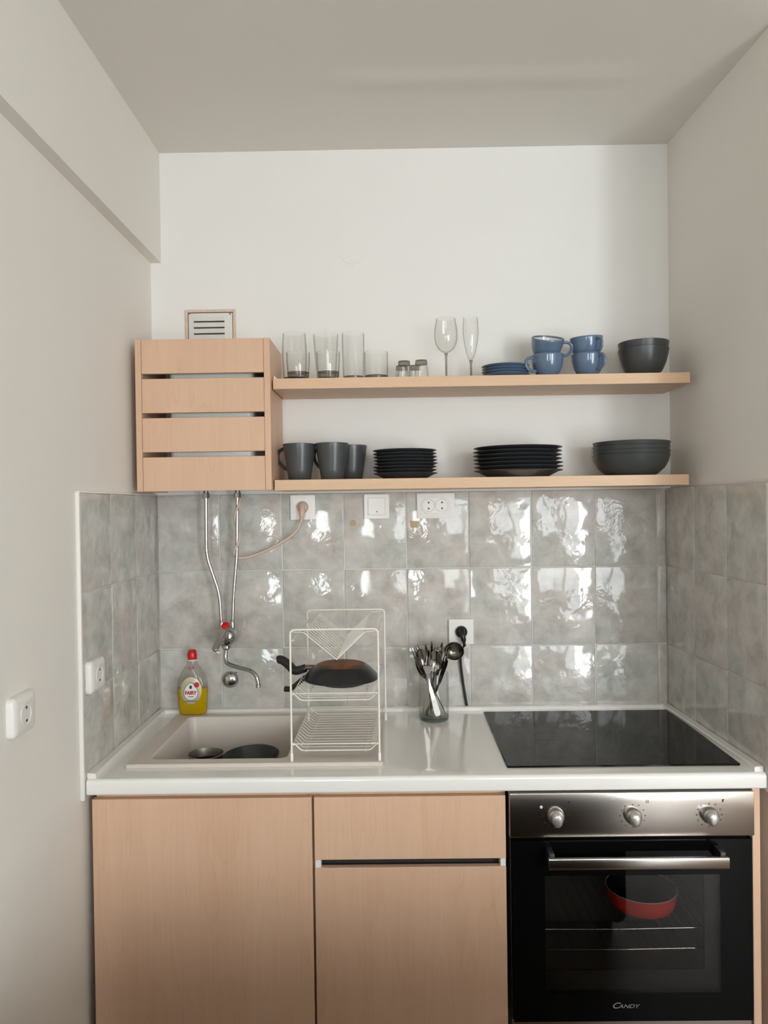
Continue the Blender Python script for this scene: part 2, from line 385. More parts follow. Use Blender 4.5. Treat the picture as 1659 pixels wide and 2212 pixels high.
bm = B_(); n = 12; grid = []
for i in range(25):
    row = []
    for j in range(n+1):
        x = .55+.92*i/24; f = j/n; e = min(1, (1-abs(i/12-1))*3); row.append(bm.verts.new((x, -.46+.14*f, HC-.0001-.0035*e*math.sin(PI*f)**2)))
    grid.append(row)
for i in range(24):
    for j in range(n): bm.faces.new((grid[i][j], grid[i+1][j], grid[i+1][j+1], grid[i][j+1]))
tag(link('plaster_ridge', bm, MT['ceiling'], bpy.data.objects['ceiling'], 60), 'faint plaster ridge')
MT['added_sofa'] = pmat('dark_brown_upholstery', (.022, .016, .013), .9, noise=.15, nscale=120, bump=.0008, bscale=300)
t = thing('added_sofa', 'unseen dark brown seat added to shade the lower units and darken the oven reflection', 'added_sofa', (.84, -1.85, 0))  # invented furniture out of view; shades the lower left, darkens oven reflections
bm = B_(); box(bm, .10, 1.58, -1.58, -1.42, .06, .755, .035, 4); link('backrest', bm, MT['added_sofa'], t)
bm = B_(); box(bm, .26, 1.42, -2.24, -1.58, .06, .30, .02, 3); link('base', bm, MT['added_sofa'], t)
for x0, x1 in ((.10, .26), (1.42, 1.58)): bm = B_(); box(bm, x0, x1, -2.24, -1.58, .06, .56, .035, 4); link('armrest', bm, MT['added_sofa'], t)
for x0, x1 in ((.265, .838), (.842, 1.415)): bm = B_(); box(bm, x0, x1, -2.25, -1.585, .30, .43, .03, 4); link('seat_cushion', bm, MT['added_sofa'], t)
for x in (.14, 1.48):
    for y in (-2.20, -1.50): bm = B_(); box(bm, x, x+.05, y, y+.05, 0, .06); link('foot', bm, MT['black'], t, 0)
# ------------------------------------------------------------------ wall tiles (each a pillowed slab)
PX, PZ, ZJ = .202, .2523, 1.357
def tiles(name, parent, T, xs, zs, tilt, thick=.008):
    bm = B_(); lay = bm.loops.layers.float_color.new('tile_id')
    for i in range(len(xs)-1):
        for j in range(len(zs)-1):
            x0, x1, z0, z1 = xs[i]+.0011, xs[i+1]-.0011, zs[j]+.0011, zs[j+1]-.0011
            tx, tz = tilt(i, j); cx, cz = (x0+x1)/2, (z0+z1)/2; b = .0035; sid = (random.random()*9, random.random()*9, random.random()*9, 1)
            def P(x, z, d): return bm.verts.new(T @ Vector((x, z, d + (x-cx)*tx + (z-cz)*tz)))
            b2 = .0013
            R0 = [P(x, z, -thick) for x, z in ((x0, z0), (x1, z0), (x1, z1), (x0, z1))]
            R1 = [P(x, z, -.0020) for x, z in ((x0, z0), (x1, z0), (x1, z1), (x0, z1))]
            R2 = [P(x, z, -.0006) for x, z in ((x0+b2, z0+b2), (x1-b2, z0+b2), (x1-b2, z1-b2), (x0+b2, z1-b2))]
            R3 = [P(x, z, 0) for x, z in ((x0+b, z0+b), (x1-b, z0+b), (x1-b, z1-b), (x0+b, z1-b))]
            fs = [bm.faces.new(R3)]
            for A, Bq in ((R0, R1), (R1, R2), (R2, R3)):
                for k in range(4): fs.append(bm.faces.new((A[k], A[(k+1) % 4], Bq[(k+1) % 4], Bq[k])))
            for f in fs:
                f.material_index = 0
                for l in f.loops: l[lay] = sid
    # grout bed
    x0, x1, z0, z1 = xs[0], xs[-1], zs[0], zs[-1]
    g = [bm.verts.new(T @ Vector(v)) for v in ((x0, z0, -.0026), (x1, z0, -.0026), (x1, z1, -.0026), (x0, z1, -.0026))]
    gf = bm.faces.new(g); gf.material_index = 1
    for l in gf.loops: l[lay] = (0, 0, 0, 1)
    g2 = [bm.verts.new(T @ Vector(v)) for v in ((x0, z0, -thick), (x1, z0, -thick), (x1, z1, -thick), (x0, z1, -thick))]
    for k in range(4):
        ff = bm.faces.new((g[k], g[(k+1) % 4], g2[(k+1) % 4], g2[k])); ff.material_index = 1
    me = bpy.data.meshes.new(name); bm.to_mesh(me); bm.free()
    o = bpy.data.objects.new(name, me); COL.objects.link(o); me.materials.append(MT['tile']); me.materials.append(MT['grout']); o.parent = parent
    for p in me.polygons: p.use_smooth = True
    me.set_sharp_from_angle(angle=math.radians(50))
    return o
ZR = [ZJ-2*PZ, ZJ-PZ, ZJ, ZJ+PZ-.004]
TB = {}
rt = random.Random(5)
TI = {(2, 2): (.010, .006), (2, 1): (.012, .010), (3, 2): (.006, .008), (4, 1): (-.010, .012), (5, 2): (-.012, .0), (6, 2): (.0, .004), (7, 1): (.0, .0), (7, 2): (.0, .0)}
def tb(i, j): return TI.get((i, j), (rt.uniform(-.008, .008), rt.uniform(-.008, .008)))
xsb = [k*PX for k in range(8)] + [1.4140+.202-.0015, 1.646]
xsb = [0] + [k*PX for k in range(1, 9)] + [1.646]
tiles('tile_cladding', wall_back, basis((0, 0, 0), (1, 0, 0), (0, 0, 1), (0, -1, 0)), xsb, [ZR[0]-.10]+ZR, lambda i, j: tb(i, j-1))
def ts(i, j): return (rt.uniform(-.006, .006), rt.uniform(-.006, .006))
tiles('tile_cladding', wall_left, basis((0, 0, 0), (0, -1, 0), (0, 0, 1), (1, 0, 0)), [0, .204, .406, .608], ZR[:], ts)
th = math.atan(.0323)
tiles('tile_cladding', wall_right, basis((1.645, 0, 0), (math.sin(th), -math.cos(th), 0), (0, 0, 1), (-math.cos(th), -math.sin(th), 0)), [0, .207, .409, .613], ZR[:], ts, thick=.016)
bm = B_(); box(bm, XL, .0015, -.618, -.608, .852, 1.606, .002); box(bm, XL, .0015, -.612, -.0, 1.6053, 1.6095, .001)
link('tile_edge_trim', bm, MT['trim'], wall_left)
bm = B_(); box(bm, 1.6645, 1.683, -.628, -.6135, .905, 1.606, .002); link('tile_edge_trim', bm, MT['trim'], wall_right)
for a, b, c, d in ((755, 770, 1123, 1137), (885, 903, 1124, 1141)):
    bm = B_(); p0, p1 = pt(a, c, y=0), pt(b, d, y=0); rr = random.Random(a)
    n = 14; cx, cz, hx, hz = (p0.x+p1.x)/2, (p0.z+p1.z)/2, (p1.x-p0.x)/2, (p0.z-p1.z)/2
    ol = [(cx+max(-1, min(1, 1.35*math.cos(2*PI*k/n)))*hx*rr.uniform(.72, 1), cz+max(-1, min(1, 1.35*math.sin(2*PI*k/n)))*hz*rr.uniform(.7, 1)) for k in range(n)]
    prism(bm, ol, .0006, wallT(0, 0, -.0003)); tag(link('glue_patch', bm, MT['residue'], wall_back), 'brown patch of old glue on the tile')

# ------------------------------------------------------------------ upper cabinet around the water heater
CX0, CX1, CYF, CZ0, CZ1 = .017, .4120, -.240, 1.6133, 2.0570
t = thing('slatted_wall_cabinet', 'light maple wall cabinet with four wide horizontal slats hiding the water heater', 'cabinet', (CX0, CYF, CZ0))
for x0, x1 in ((CX0, CX0+.0175), (CX1-.0180, CX1)):
    bm = B_(); box(bm, x0, x1, CYF, .006, CZ0, CZ1, .0008, 1); link('side_panel', bm, MT['maple'], t)
h = (CZ1-CZ0-3*.0150)/4
for k in range(4):
    bm = B_(); z = CZ0+k*(h+.0150); box(bm, CX0+.0183, CX1-.0188, CYF+.0015, CYF+.018, z, z+h, .0008, 1); link('front_slat', bm, MT['maple'], t)
bm = B_(); box(bm, CX0+.0175, CX1-.0180, CYF+.018, .006, CZ1-.016, CZ1-.001); link('top_panel', bm, MT['maple'], t)
# heater
p0 = pt(366, 900, y=-.2); p1 = pt(547, 900, y=-.2)
t = thing('water_heater', 'small white electric water heater behind the cabinet slats', 'water heater', ((p0.x+p1.x)/2, -.1, CZ0))
bm = B_(); box(bm, p0.x, p1.x, -.205, .004, CZ0+.012, 2.03, .018, 4); link('tank', bm, MT['enamel'], t)
for px in (445, 513):
    bm = B_(); q = pt(px, 1070, y=-.06); lathe(bm, [(.008, 0), (.008, .02)], (q.x, -.06, CZ0-.004), 16); link('pipe_stub', bm, MT['zinc'], t)

# ------------------------------------------------------------------ vent, shelves
t = thing('vent_grille', 'small square louvred vent on the wall above the slatted cabinet', 'vent', (.182, .008, 2.04))
a, b = pt(400, 669, y=.006), pt(509, 669, y=.006)
zt = (a.z+b.z)/2; s = b.x-a.x; zb = zt-s
bm = B_()
for q in ((a.x, a.x+.009, zb, zt), (b.x-.009, b.x, zb, zt), (a.x+.009, b.x-.009, zt-.009, zt), (a.x+.009, b.x-.009, zb, zb+.009)): box(bm, q[0], q[1], .002, .009, q[2], q[3], .001, 1)
link('frame', bm, MT['rust'], t)
bm = B_(); x0, x1, z0, z1 = a.x+.0115, b.x-.0105, zb+.011, zt-.012
box(bm, x0, x1, .000, .009, z0, z1, .0015, 2); vp = link('face_plate', bm, MT['vent'], t)
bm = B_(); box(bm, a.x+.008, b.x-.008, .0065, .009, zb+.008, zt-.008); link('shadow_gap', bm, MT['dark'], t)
bm = B_(); bd = B_(); zz = zt-.026; lx0, lx1 = pt(419, 700, y=0).x, pt(485, 700, y=0).x
for k in range(7):
    z = zz-k*.0196
    if z-.012 < z0: break
    v = [(lx0, -.0005, z-.0), (lx1, -.0005, z-.0), (lx1, -.006, z-.0125), (lx0, -.006, z-.0125)]
    tubeq = [bm.verts.new(p) for p in v]; bk = [bm.verts.new((p[0], .0005, p[2])) for p in v]
    bm.faces.new(tubeq); bm.faces.new(bk[::-1])
    for i in range(4): bm.faces.new((tubeq[i], tubeq[(i+1) % 4], bk[(i+1) % 4], bk[i]))
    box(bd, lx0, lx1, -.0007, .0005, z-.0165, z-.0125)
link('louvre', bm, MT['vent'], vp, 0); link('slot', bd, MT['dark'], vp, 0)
for px in (409.7, 496.8):
    bm = B_(); q = pt(px, 677.5, y=0); lathe(bm, [(0, .0015), (.003, .001), (.0035, 0)], seg=12, mat=basis((q.x, 0, q.z), (1, 0, 0), (0, 0, 1), (0, -1, 0))); link('screw', bm, MT['zinc'], vp)

S1, S2, SYF = 1.9415, 1.6425, -.215      # shelf tops, front edge
def shelf(z, x1, label, skew):
    t = thing('wall_shelf', label, 'shelf', (.417, SYF, z-.031), 'two long maple shelves')
    bm = B_(); box(bm, .4165, x1, SYF+.0012, .006, z-.031, z, 0); link('board', bm, MT['maple_h'], t)
    bm = B_(); box(bm, .4165, x1, SYF-.0008, SYF+.0012, z-.031, z, .0005, 1); link('edge_band', bm, MT['maple_h'], t)
shelf(S1, 1.642, 'upper long maple shelf holding glasses and blue cups', 0)
shelf(S2, 1.636, 'lower long maple shelf holding charcoal plates and mugs', 0)
bm = B_(); q = pt(600, 814, y=-.19); prism(bm, [(0, 0), (.014, 0), (.0, .014)], .012, basis((.4150, -.178, S1), (1, 0, 0), (0, 0, 1), (0, -1, 0)))
tag(link('corner_bracket', bm, MT['white']), 'tiny white triangular bracket where upper shelf meets the cabinet', 'bracket')

# ------------------------------------------------------------------ things on the upper shelf
def glass_thing(name, label, cat, x, y, z, prof_out, wall, base, mat='glass', bmat='glassbase', group=None, seg=40, flip=False):
    """tumbler: outer profile bottom to top, wall thickness, thick base height"""
    t = thing(name, label, cat, (x, y, z), group)
    H = prof_out[-1][1]
    inner = [(max(r-wall, 0), h) for r, h in prof_out if h > base]
    def ro(h):
        for (r0, h0), (r1, h1) in zip(prof_out, prof_out[1:]):
            if h0 <= h <= h1: return r0+(r1-r0)*(h-h0)/(h1-h0+1e-9)
        return prof_out[-1][0]
    T = Matrix.Translation((x, y, z))
    if flip: T = Matrix.Translation((x, y, z+H)) @ Matrix.Rotation(PI, 4, 'X')
    bm = B_(); pr = [(ro(base), base)] + [p for p in prof_out if p[1] > base] + [(prof_out[-1][0]-wall, H)] + inner[::-1][1:] + [(ro(base)-wall, base)]
    lathe(bm, pr, seg=seg, mat=T); link('body', bm, MT[mat], t, 60)
    bm = B_(); pr = [(0, 0)] + [p for p in prof_out if p[1] < base] + [(ro(base), base-.0002), (ro(base)*.8, base-.0015), (0, base-.003)]
    lathe(bm, pr, seg=seg, mat=T); link('thick_base', bm, MT[bmat], t, 60)
    return t
def atx(px, py, y): return pt(px, py, y=y).x
tall = [(.030, 0), (.0325, .004), (.036, .03), (.0385, .08), (.0385, .120), (.0365, .150), (.0358, .163)]
flare = [(.028, 0), (.029, .004), (.031, .04), (.036, .1), (.0395, .158)]
strt = [(.030, 0), (.0315, .003), (.0335, .05), (.0345, .1), (.035, .155)]
lo = [(.029, 0), (.031, .004), (.0335, .03), (.0355, .06), (.036, .087)]
lo2 = [(.0355, 0), (.0365, .003), (.0368, .05), (.0368, .092)]
gt = 'drinking glasses on the upper shelf'
glass_thing('tall_glass', 'tall barrel-shaped clear glass closest to the slatted cabinet', 'glass', atx(636, 760, -.075), -.075, S1, tall, .0014, .024, group=gt)
glass_thing('short_tumbler', 'short clear tumbler in front of the tall glass nearest the cabinet', 'glass', atx(644, 780, -.155), -.155, S1, lo, .0018, .027, group=gt)
glass_thing('tall_glass', 'tall clear glass flaring wide to its rim', 'glass', atx(704, 760, -.075), -.075, S1, flare, .0014, .022, group=gt)
glass_thing('short_tumbler', 'short clear tumbler in front of the flared tall glass', 'glass', atx(709, 780, -.155), -.155, S1, lo, .0018, .027, group=gt)
glass_thing('tall_glass', 'tall straight clear glass beside the short straight tumbler', 'glass', atx(763, 760, -.10), -.10, S1, strt, .0014, .021, group=gt)
glass_thing('short_tumbler', 'short straight-sided clear tumbler standing right of the tall glasses', 'glass', atx(812.5, 780, -.12), -.12, S1, lo2, .0016, .019, group=gt)
def shot(label, px, y):
    x = atx(px, 795, y); t = glass_thing('shot_glass', label, 'shot glass', x, y, S1, [(.0175, 0), (.0180, .003), (.0195, .02), (.0225, .048), (.0235, .058)], .003, .013, 'glass', 'glassbase', 'upturned shot glasses', 24, True)
    bm = B_()
    for k in range(12):
        a = 2*PI*k/12; p0 = Vector((x+.0238*math.cos(a), y+.0238*math.sin(a), S1+.004)); p1 = Vector((x+.0200*math.cos(a), y+.0200*math.sin(a), S1+.038)); tube(bm, [p0, p1], .0014, 5)
    link('ribs', bm, MT['glass'], t)
shot('upturned faceted shot glass in front, nearer the tumblers', 873, -.145)
shot('upturned faceted shot glass in front, nearer the wine glass', 910, -.155)
shot('upturned shot glass half hidden behind the left front shot glass', 868, -.07)
shot('upturned shot glass behind, between the two front shot glasses', 897, -.07)
def stemware(name, label, cat, x, y, bowlprof, stem_r, foot_r):
    t = thing(name, label, cat, (x, y, S1), 'stemmed glasses')
    T = Matrix.Translation((x, y, S1)); w = .0009
    hb = bowlprof[0][1]
    bm = B_(); lathe(bm, bowlprof + [(bowlprof[-1][0]-w, bowlprof[-1][1])] + [(max(r-w, 0), h+w) for r, h in bowlprof[::-1][1:]], seg=40, mat=T); link('bowl', bm, MT['glass'], t, 70)
    bm = B_(); lathe(bm, [(stem_r*1.2, .006), (stem_r, .02), (stem_r, hb-.012), (stem_r*1.8, hb-.001), (0, hb)], seg=16, mat=T); link('stem', bm, MT['glassbase'], t, 70)
    bm = B_(); lathe(bm, [(0, 0), (foot_r, .0003), (foot_r, .0014), (foot_r*.4, .003), (stem_r*1.2, .006), (0, .006)], seg=40, mat=T); link('foot', bm, MT['glass'], t, 70)
stemware('wine_glass', 'round-bowled clear wine glass', 'wine glass', atx(963, 720, -.10), -.10,
    [(.003, .090), (.012, .093), (.024, .102), (.0325, .118), (.0360, .137), (.0355, .158), (.0325, .178), (.0295, .196)], .0032, .032)
stemware('champagne_flute', 'narrow clear champagne flute beside the blue saucers', 'champagne flute', atx(1016.5, 720, -.11), -.11,
    [(.003, .066), (.008, .069), (.014, .085), (.0205, .115), (.0240, .145), (.0240, .168), (.0222, .196)], .0032, .029)
# crockery profiles: closed lathes (outside up, inside down)
def lathe_obj(name, prof, T, mat, parent, seg=56, smooth=60):
    bm = B_(); lathe(bm, prof, seg=seg, mat=T); return link(name, bm, MT[mat], parent, smooth)
sauc = [(0, .003), (.024, .003), (.026, 0), (.029, .002), (.05, .007), (.0715, .0145), (.073, .016), (.0715, .0168), (.05, .010), (.028, .0065), (0, .006)]
t = thing('saucer', '', 'saucer', (atx(1093, 800, -.115), -.115, S1), 'stack of blue saucers')
o = lathe_obj('dish', sauc, Matrix.Translation(t.location), 'blue', t)
first = t
for k, lb in enumerate(('bottom blue saucer of the stack', 'blue saucer, second from the bottom of the stack', 'blue saucer, third from the bottom of the stack', 'topmost blue saucer of the stack')):
    s_ = first if k == 0 else dup(first, lb, Vector(first.location)+Vector((random.uniform(-.003, .003), 0, .0088*k)))
    s_['label'] = lb
    if k == 0: base_loc = Vector(first.location)
# the saucers: copies moved relative to the first
cupo = [(0, .003), (.020, .003), (.022, 0), (.0245, .0005), (.026, .006), (.036, .016), (.0435, .032), (.0475, .050), (.0492, .066), (.0497, .070), (.0487, .0715)]
cupi = [(.0465, .069), (.0445, .050), (.040, .032), (.032, .018), (.018, .009), (0, .008)]
def cup(label, x, y, z, handle, tilt=(0, 0)):
    t = thing('coffee_cup', label, 'cup', (x, y, z), 'stacked blue cups')
    R = Matrix()      # children carry local geometry; the empty carries the pose
    bm = B_(); lathe(bm, cupo + [(.0465, .0705), (.0463, .069), (.0455, .0665)], seg=56); o = link('body', bm, MT['blue'], None, 60); o.parent = t; o.matrix_parent_inverse = Matrix()
    bm = B_(); lathe(bm, [(.0466, .0695)] + cupi, seg=56); o = link('lining', bm, MT['cream'], None, 60); o.parent = t; o.matrix_parent_inverse = Matrix()
    bm = B_(); ca, sa = math.cos(handle), math.sin(handle)
    pth = smoothpath([(.0455, .060), (.058, .0625), (.0735, .056), (.074, .036), (.062, .022), (.040, .0215)], 3)
    tube(bm, [Vector((p.x*ca, p.x*sa, p.y)) for p in pth], .0048, 10, flat=.75, up=(-sa, ca, 0)); o = link('handle', bm, MT['blue'], None, 60); o.parent = t; o.matrix_parent_inverse = Matrix()
    t.rotation_euler = (tilt[0], tilt[1], 0)
    return t
cy = -.135
xa = atx(1183, 790, cy); xc = atx(1270, 790, cy)
cup('lower blue cup of the stack beside the saucers, handle pointing left', xa, cy, S1, math.radians(198))
cup('tilted upper blue cup of the stack beside the saucers, cream inside showing', xa-.003, cy+.018, S1+.0560, math.radians(-12), (math.radians(21), math.radians(3)))
cup('lower blue cup of the stack beside the dark bowls', xc, cy, S1, math.radians(-64))
cup('upper blue cup of the stack beside the dark bowls', xc-.001, cy+.004, S1+.0525, math.radians(-68), (math.radians(4), math.radians(-3)))
bowl = [(0, .003), (.030, .003), (.032, 0), (.035, .0005), (.040, .004), (.055, .020), (.066, .044), (.0725, .070), (.0745, .082), (.0750, .0850), (.0738, .0858), (.0715, .082), (.063, .045), (.050, .021), (.032, .008), (0, .007)]
bx = atx(1390, 780, -.125)
for k, lb in enumerate(('lower dark grey bowl of the pair on the upper shelf end', 'upper dark grey bowl nested in the pair on the upper shelf end')):
    if k == 0:
        t = thing('small_bowl', lb, 'bowl', (bx, -.125, S1), 'pair of dark grey bowls'); lathe_obj('dish', bowl, Matrix.Translation(t.location), 'bowl', t); fb = t
    else: dup(fb, lb, (bx, -.125, S1+.0205))

# ------------------------------------------------------------------ things on the lower shelf
def mug(label, x, y, ang):
    t = thing('mug', label, 'mug', (x, y, S2), 'dark grey mugs')
    T = Matrix.Translation((x, y, S2))
    pr = [(0, .002), (.030, .002), (.032, 0), (.0342, .002), (.0385, .030), (.0435, .062), (.0485, .095), (.0502, .108), (.0502, .1105), (.0490, .1110), (.0475, .109), (.0405, .062), (.035, .03), (.030, .008), (0, .007)]
    lathe_obj('body', pr, T, 'mug', t)
    bm = B_(); ca, sa = math.cos(ang), math.sin(ang)
    pth = smoothpath([(.0465, .098), (.062, .100), (.083, .090), (.084, .066), (.066, .045), (.0385, .032)], 3)
    tube(bm, [Vector((x+p.x*ca, y+p.x*sa, S2+p.y)) for p in pth], .0062, 10, flat=.6, up=(-sa, ca, 0)); link('handle', bm, MT['mug'], t, 60)
mug('dark grey mug standing right beside the slatted cabinet', atx(647, 1000, -.14), -.14, math.radians(150))
mug('dark grey mug in the middle of the row of three', atx(717.5, 1000, -.152), -.152, math.radians(136))
mug('dark grey mug partly hidden at the back of the row of three', atx(759, 1000, -.052), -.052, math.radians(152))
def plateprof(R, base, h):
    return [(0, .002), (base-.003, .002), (base, 0), (base+.003, .0015), (base+.010, .006), (R*.90, h-.004), (R-.001, h-.0012), (R, h), (R-.0015, h+.0012), (R*.9, h-.001), (base+.008, .0085), (base-.004, .0058), (0, .0055)]
def stack(name, cat, n, R, base, h, pitch, x, y, mat, group, labels, jit):
    rj = random.Random(n)
    for k in range(n):
        loc = Vector((x+rj.uniform(-jit, jit), y+rj.uniform(-jit, jit)*.5, S2+k*pitch))
        if k == 0:
            loc = Vector((x, y, S2)); t = thing(name, labels[0], cat, loc, group); lathe_obj('dish', plateprof(R, base, h), Matrix.Translation(loc), mat, t, 72, 40); f = t
        else: dup(f, labels[k], loc)
O8 = ['bottom', 'second from the bottom', 'third from the bottom', 'fourth from the bottom', 'fifth from the bottom', 'sixth from the bottom', 'seventh from the bottom', 'topmost']
stack('side_plate', 'plate', 8, .0985, .062, .018, .0100, atx(875.5, 1000, -.115), -.115, 'plate', 'stack of eight small charcoal plates', ['small charcoal plate, %s of the narrower stack' % s for s in O8], .002)
O7 = O8[:6]+['topmost']
stack('dinner_plate', 'plate', 7, .1345, .088, .021, .0116, atx(1119, 1000, -.125), -.125, 'plate', 'stack of seven large charcoal plates', ['large charcoal dinner plate, %s of the wide stack' % s for s in O7], .003)
bprof = [(0, .003), (.060, .003), (.063, 0), (.067, .0005), (.078, .006), (.098, .024), (.109, .044), (.1135, .061), (.1145, .0635), (.1130, .0645), (.1105, .062), (.106, .046), (.094, .027), (.072, .0105), (.06, .008), (0, .007)]
bx = atx(1363, 1000, -.120)
for k, s in enumerate(('bottom', 'second from the bottom', 'third from the bottom', 'topmost')):
    loc = (bx+(k % 2)*.001, -.12, S2+k*.0128); lb = 'wide slate-grey bowl, %s of the stack on the lower shelf' % s
    if k == 0: t = thing('wide_bowl', lb, 'bowl', loc, 'stack of wide slate bowls'); lathe_obj('dish', bprof, Matrix.Translation(loc), 'bowl', t, 64); fb = t
    else: dup(fb, lb, loc)

# ------------------------------------------------------------------ electrical fittings
def plate_at(t, x0, x1, z0, z1, name='frame', T0=None, mat='whitesock', d=.010):
    bm = B_(); T0 = T0 or wallT(0, 0, 0)
    for ins, h0, h1 in ((0, 0, d*.75), (.0012, d*.75, d*.92), (.003, d*.92, d)):
        prism(bm, rrect(x0+ins, x1-ins, z0+ins, z1-ins, .003), h1-h0, T0 @ Matrix.Translation((0, 0, h0)))
    return link(name, bm, MT[mat], t, 40)
def socket_face(t, cx, cz, T0, d=.010, r=.0195, sq=.0275):
    bm = B_()
    # square insert with a round well
    prism(bm, rrect(cx-sq, cx+sq, cz-sq, cz+sq, .003), .0012, T0 @ Matrix.Translation((0, 0, d)))
    ins = link('insert', bm, MT['white'], t, 40)
    bm = B_(); lathe(bm, [(r+.0015, .0012), (r+.001, .0024), (r, .0024), (r-.001, -.004), (0, -.004)], seg=36, mat=T0 @ Matrix.Translation((cx, cz, d)))
    bmd = B_(); lathe(bmd, [(r+.0012, .0013), (r+.0012, .0016), (0, .0016)], seg=36, mat=T0 @ Matrix.Translation((cx, cz, d)))
    link('well_ring', bm, MT['whitesock'], ins, 40); link('well', bmd, MT['zinc'], ins, 40)
WT = wallT(0, 0, 0)
def rect_px(a, b, c, d): p, q = pt(a, b, y=-.005), pt(c, d, y=-.005); return p.x, q.x, q.z, p.z
x0, x1, z0, z1 = rect_px(627, 1070, 681, 1122)
t = thing('power_socket', 'single wall socket below the shelf holding the beige plug', 'socket', (x0, 0, z0), 'wall sockets'); plate_at(t, x0, x1, z0, z1); SK1 = ((x0+x1)/2, (z0+z1)/2+.001)
socket_face(t, *SK1, WT)
x0, x1, z0, z1 = rect_px(786, 1068, 841, 1120)
t = thing('light_switch', 'square white rocker switch between the two sockets under the shelf', 'switch', (x0, 0, z0)); plate_at(t, x0, x1, z0, z1)
bm = B_(); cx, cz = (x0+x1)/2, (z0+z1)/2; prism(bm, rrect(cx-.0275, cx+.0275, cz-.0275, cz+.0275, .002), .0018, WT @ Matrix.Translation((0, 0, .0098))); link('gap', bm, MT['zinc'], t)
bm = B_(); prism(bm, rrect(cx-.0266, cx+.0266, cz-.0262, cz+.0268, .002), .0045, WT @ Matrix.Translation((0, 0, .0100))); ro_ = link('rocker', bm, MT['whitesock'], t)
bm = B_(); lathe(bm, [(.0022, .0146), (.0022, .0152), (0, .0152)], seg=12, mat=WT @ Matrix.Translation((cx+.001, cz-.017, 0))); link('indicator', bm, MT['black'], ro_)
x0, x1, z0, z1 = rect_px(900, 1066, 982, 1119)
t = thing('double_socket', 'white double socket with both outlets empty', 'socket', (x0, 0, z0), 'wall sockets'); plate_at(t, x0, x1, z0, z1)
cx, cz = (x0+x1)/2-.002, (z0+z1)/2+.001
ol = rrect(cx-.046, cx+.046, cz-.0245, cz+.0245, .0243, 12)
bm = B_(); prism(bm, rrect(cx-.0475, cx+.0475, cz-.026, cz+.026, .0258, 12), .0005, WT @ Matrix.Translation((0, 0, .0099))); link('shadow_line', bm, MT['zinc'], t)
bm = B_(); prism(bm, ol, .0012, WT @ Matrix.Translation((0, 0, .0100))); ins = link('insert', bm, MT['white'], t)
for s in (-1, 1):
    bm = B_(); lathe(bm, [(.0212, 0), (.0212, .002), (.0200, .002), (.0196, .0002)], seg=36, mat=WT @ Matrix.Translation((cx+s*.0215, cz, .0105))); link('well_ring', bm, MT['zinc'], ins, 30)
    for k in (-1, 1): bm = B_(); lathe(bm, [(.0030, 0), (.0030, .0014), (0, .0014)], seg=14, mat=WT @ Matrix.Translation((cx+s*.0215+.001, cz+k*.0095, .0105))); link('hole', bm, MT['black'], ins, 40)
x0, x1, z0, z1 = rect_px(969, 1338, 1023, 1391)
t = thing('power_socket', 'white wall socket above the worktop filled by a black plug', 'socket', (x0, 0, z0), 'wall sockets'); plate_at(t, x0, x1, z0, z1, mat='white')
SK2 = ((x0+x1)/2, (z0+z1)/2+.001); socket_face(t, *SK2, WT)
# plugs with cords
t = thing('heater_cord', 'beige plug and cord looping from socket to pipe', 'cord', (SK1[0], -.012, SK1[1]))
bm = B_(); lathe(bm, [(.0172, 0), (.0172, .007), (.0150, .014), (.008, .018), (0, .019)], seg=28, mat=WT @ Matrix.Translation((*SK1, .0122)))
tube(bm, smoothpath([(SK1[0], -.024, SK1[1]+.003), (SK1[0]+.001, -.034, SK1[1]-.008), (SK1[0], -.034, SK1[1]-.03), (SK1[0]-.003, -.03, SK1[1]-.046)], 2), [.0115]*3+[.0095]*5+[.006]*5, 12); link('plug', bm, MT['cable'], t, 50)
c0 = (SK1[0]-.003, -.03, SK1[1]-.044)
cp = [c0] + [tuple(pt(px, py, y=yy)) for px, py, yy in ((643, 1145, -.03), (620, 1165, -.03), (585, 1185, -.032), (550, 1200, -.035), (520, 1207, -.04), (507, 1203, -.052), (505, 1190, -.07), (514, 1176, -.072), (519, 1160, -.062), (512, 1140, -.045), (505, 1120, -.062), (511, 1100, -.074), (519, 1085, -.068), (518, 1072, -.05))] + [(pt(516, 1066, y=-.05).x, -.05, CZ0+.02)]
bm = B_(); tube(bm, smoothpath(cp, 3), .0043, 8); link('cable', bm, MT['cable'], t, 60)
t = thing('black_power_cord', 'black plug with cord running down behind the worktop', 'cord', (SK2[0], -.012, SK2[1]))
bm = B_(); lathe(bm, [(.0190, 0), (.0190, .006), (.0175, .012), (.010, .016), (0, .017)], seg=28, mat=WT @ Matrix.Translation((*SK2, .0122)))
tube(bm, smoothpath([(SK2[0]+.001, -.026, SK2[1]+.008), (SK2[0]+.001, -.040, SK2[1]-.004), (SK2[0]+.004, -.040, SK2[1]-.020), (SK2[0]+.008, -.030, SK2[1]-.042)], 2), [.010]*4+[.0085]*5+[.005]*4, 12); link('plug', bm, MT['handle'], t, 50)
bm = B_(); tube(bm, smoothpath([(SK2[0]+.008, -.030, SK2[1]-.04)] + [tuple(pt(a, b, y=c)) for a, b, c in ((996, 1405, -.022), (994, 1425, -.014), (998, 1460, -.010), (1004, 1500, -.008), (1009, 1528, -.007), (1010, 1535, -.005))], 3), .0042, 8); link('cable', bm, MT['handle'], t, 60)
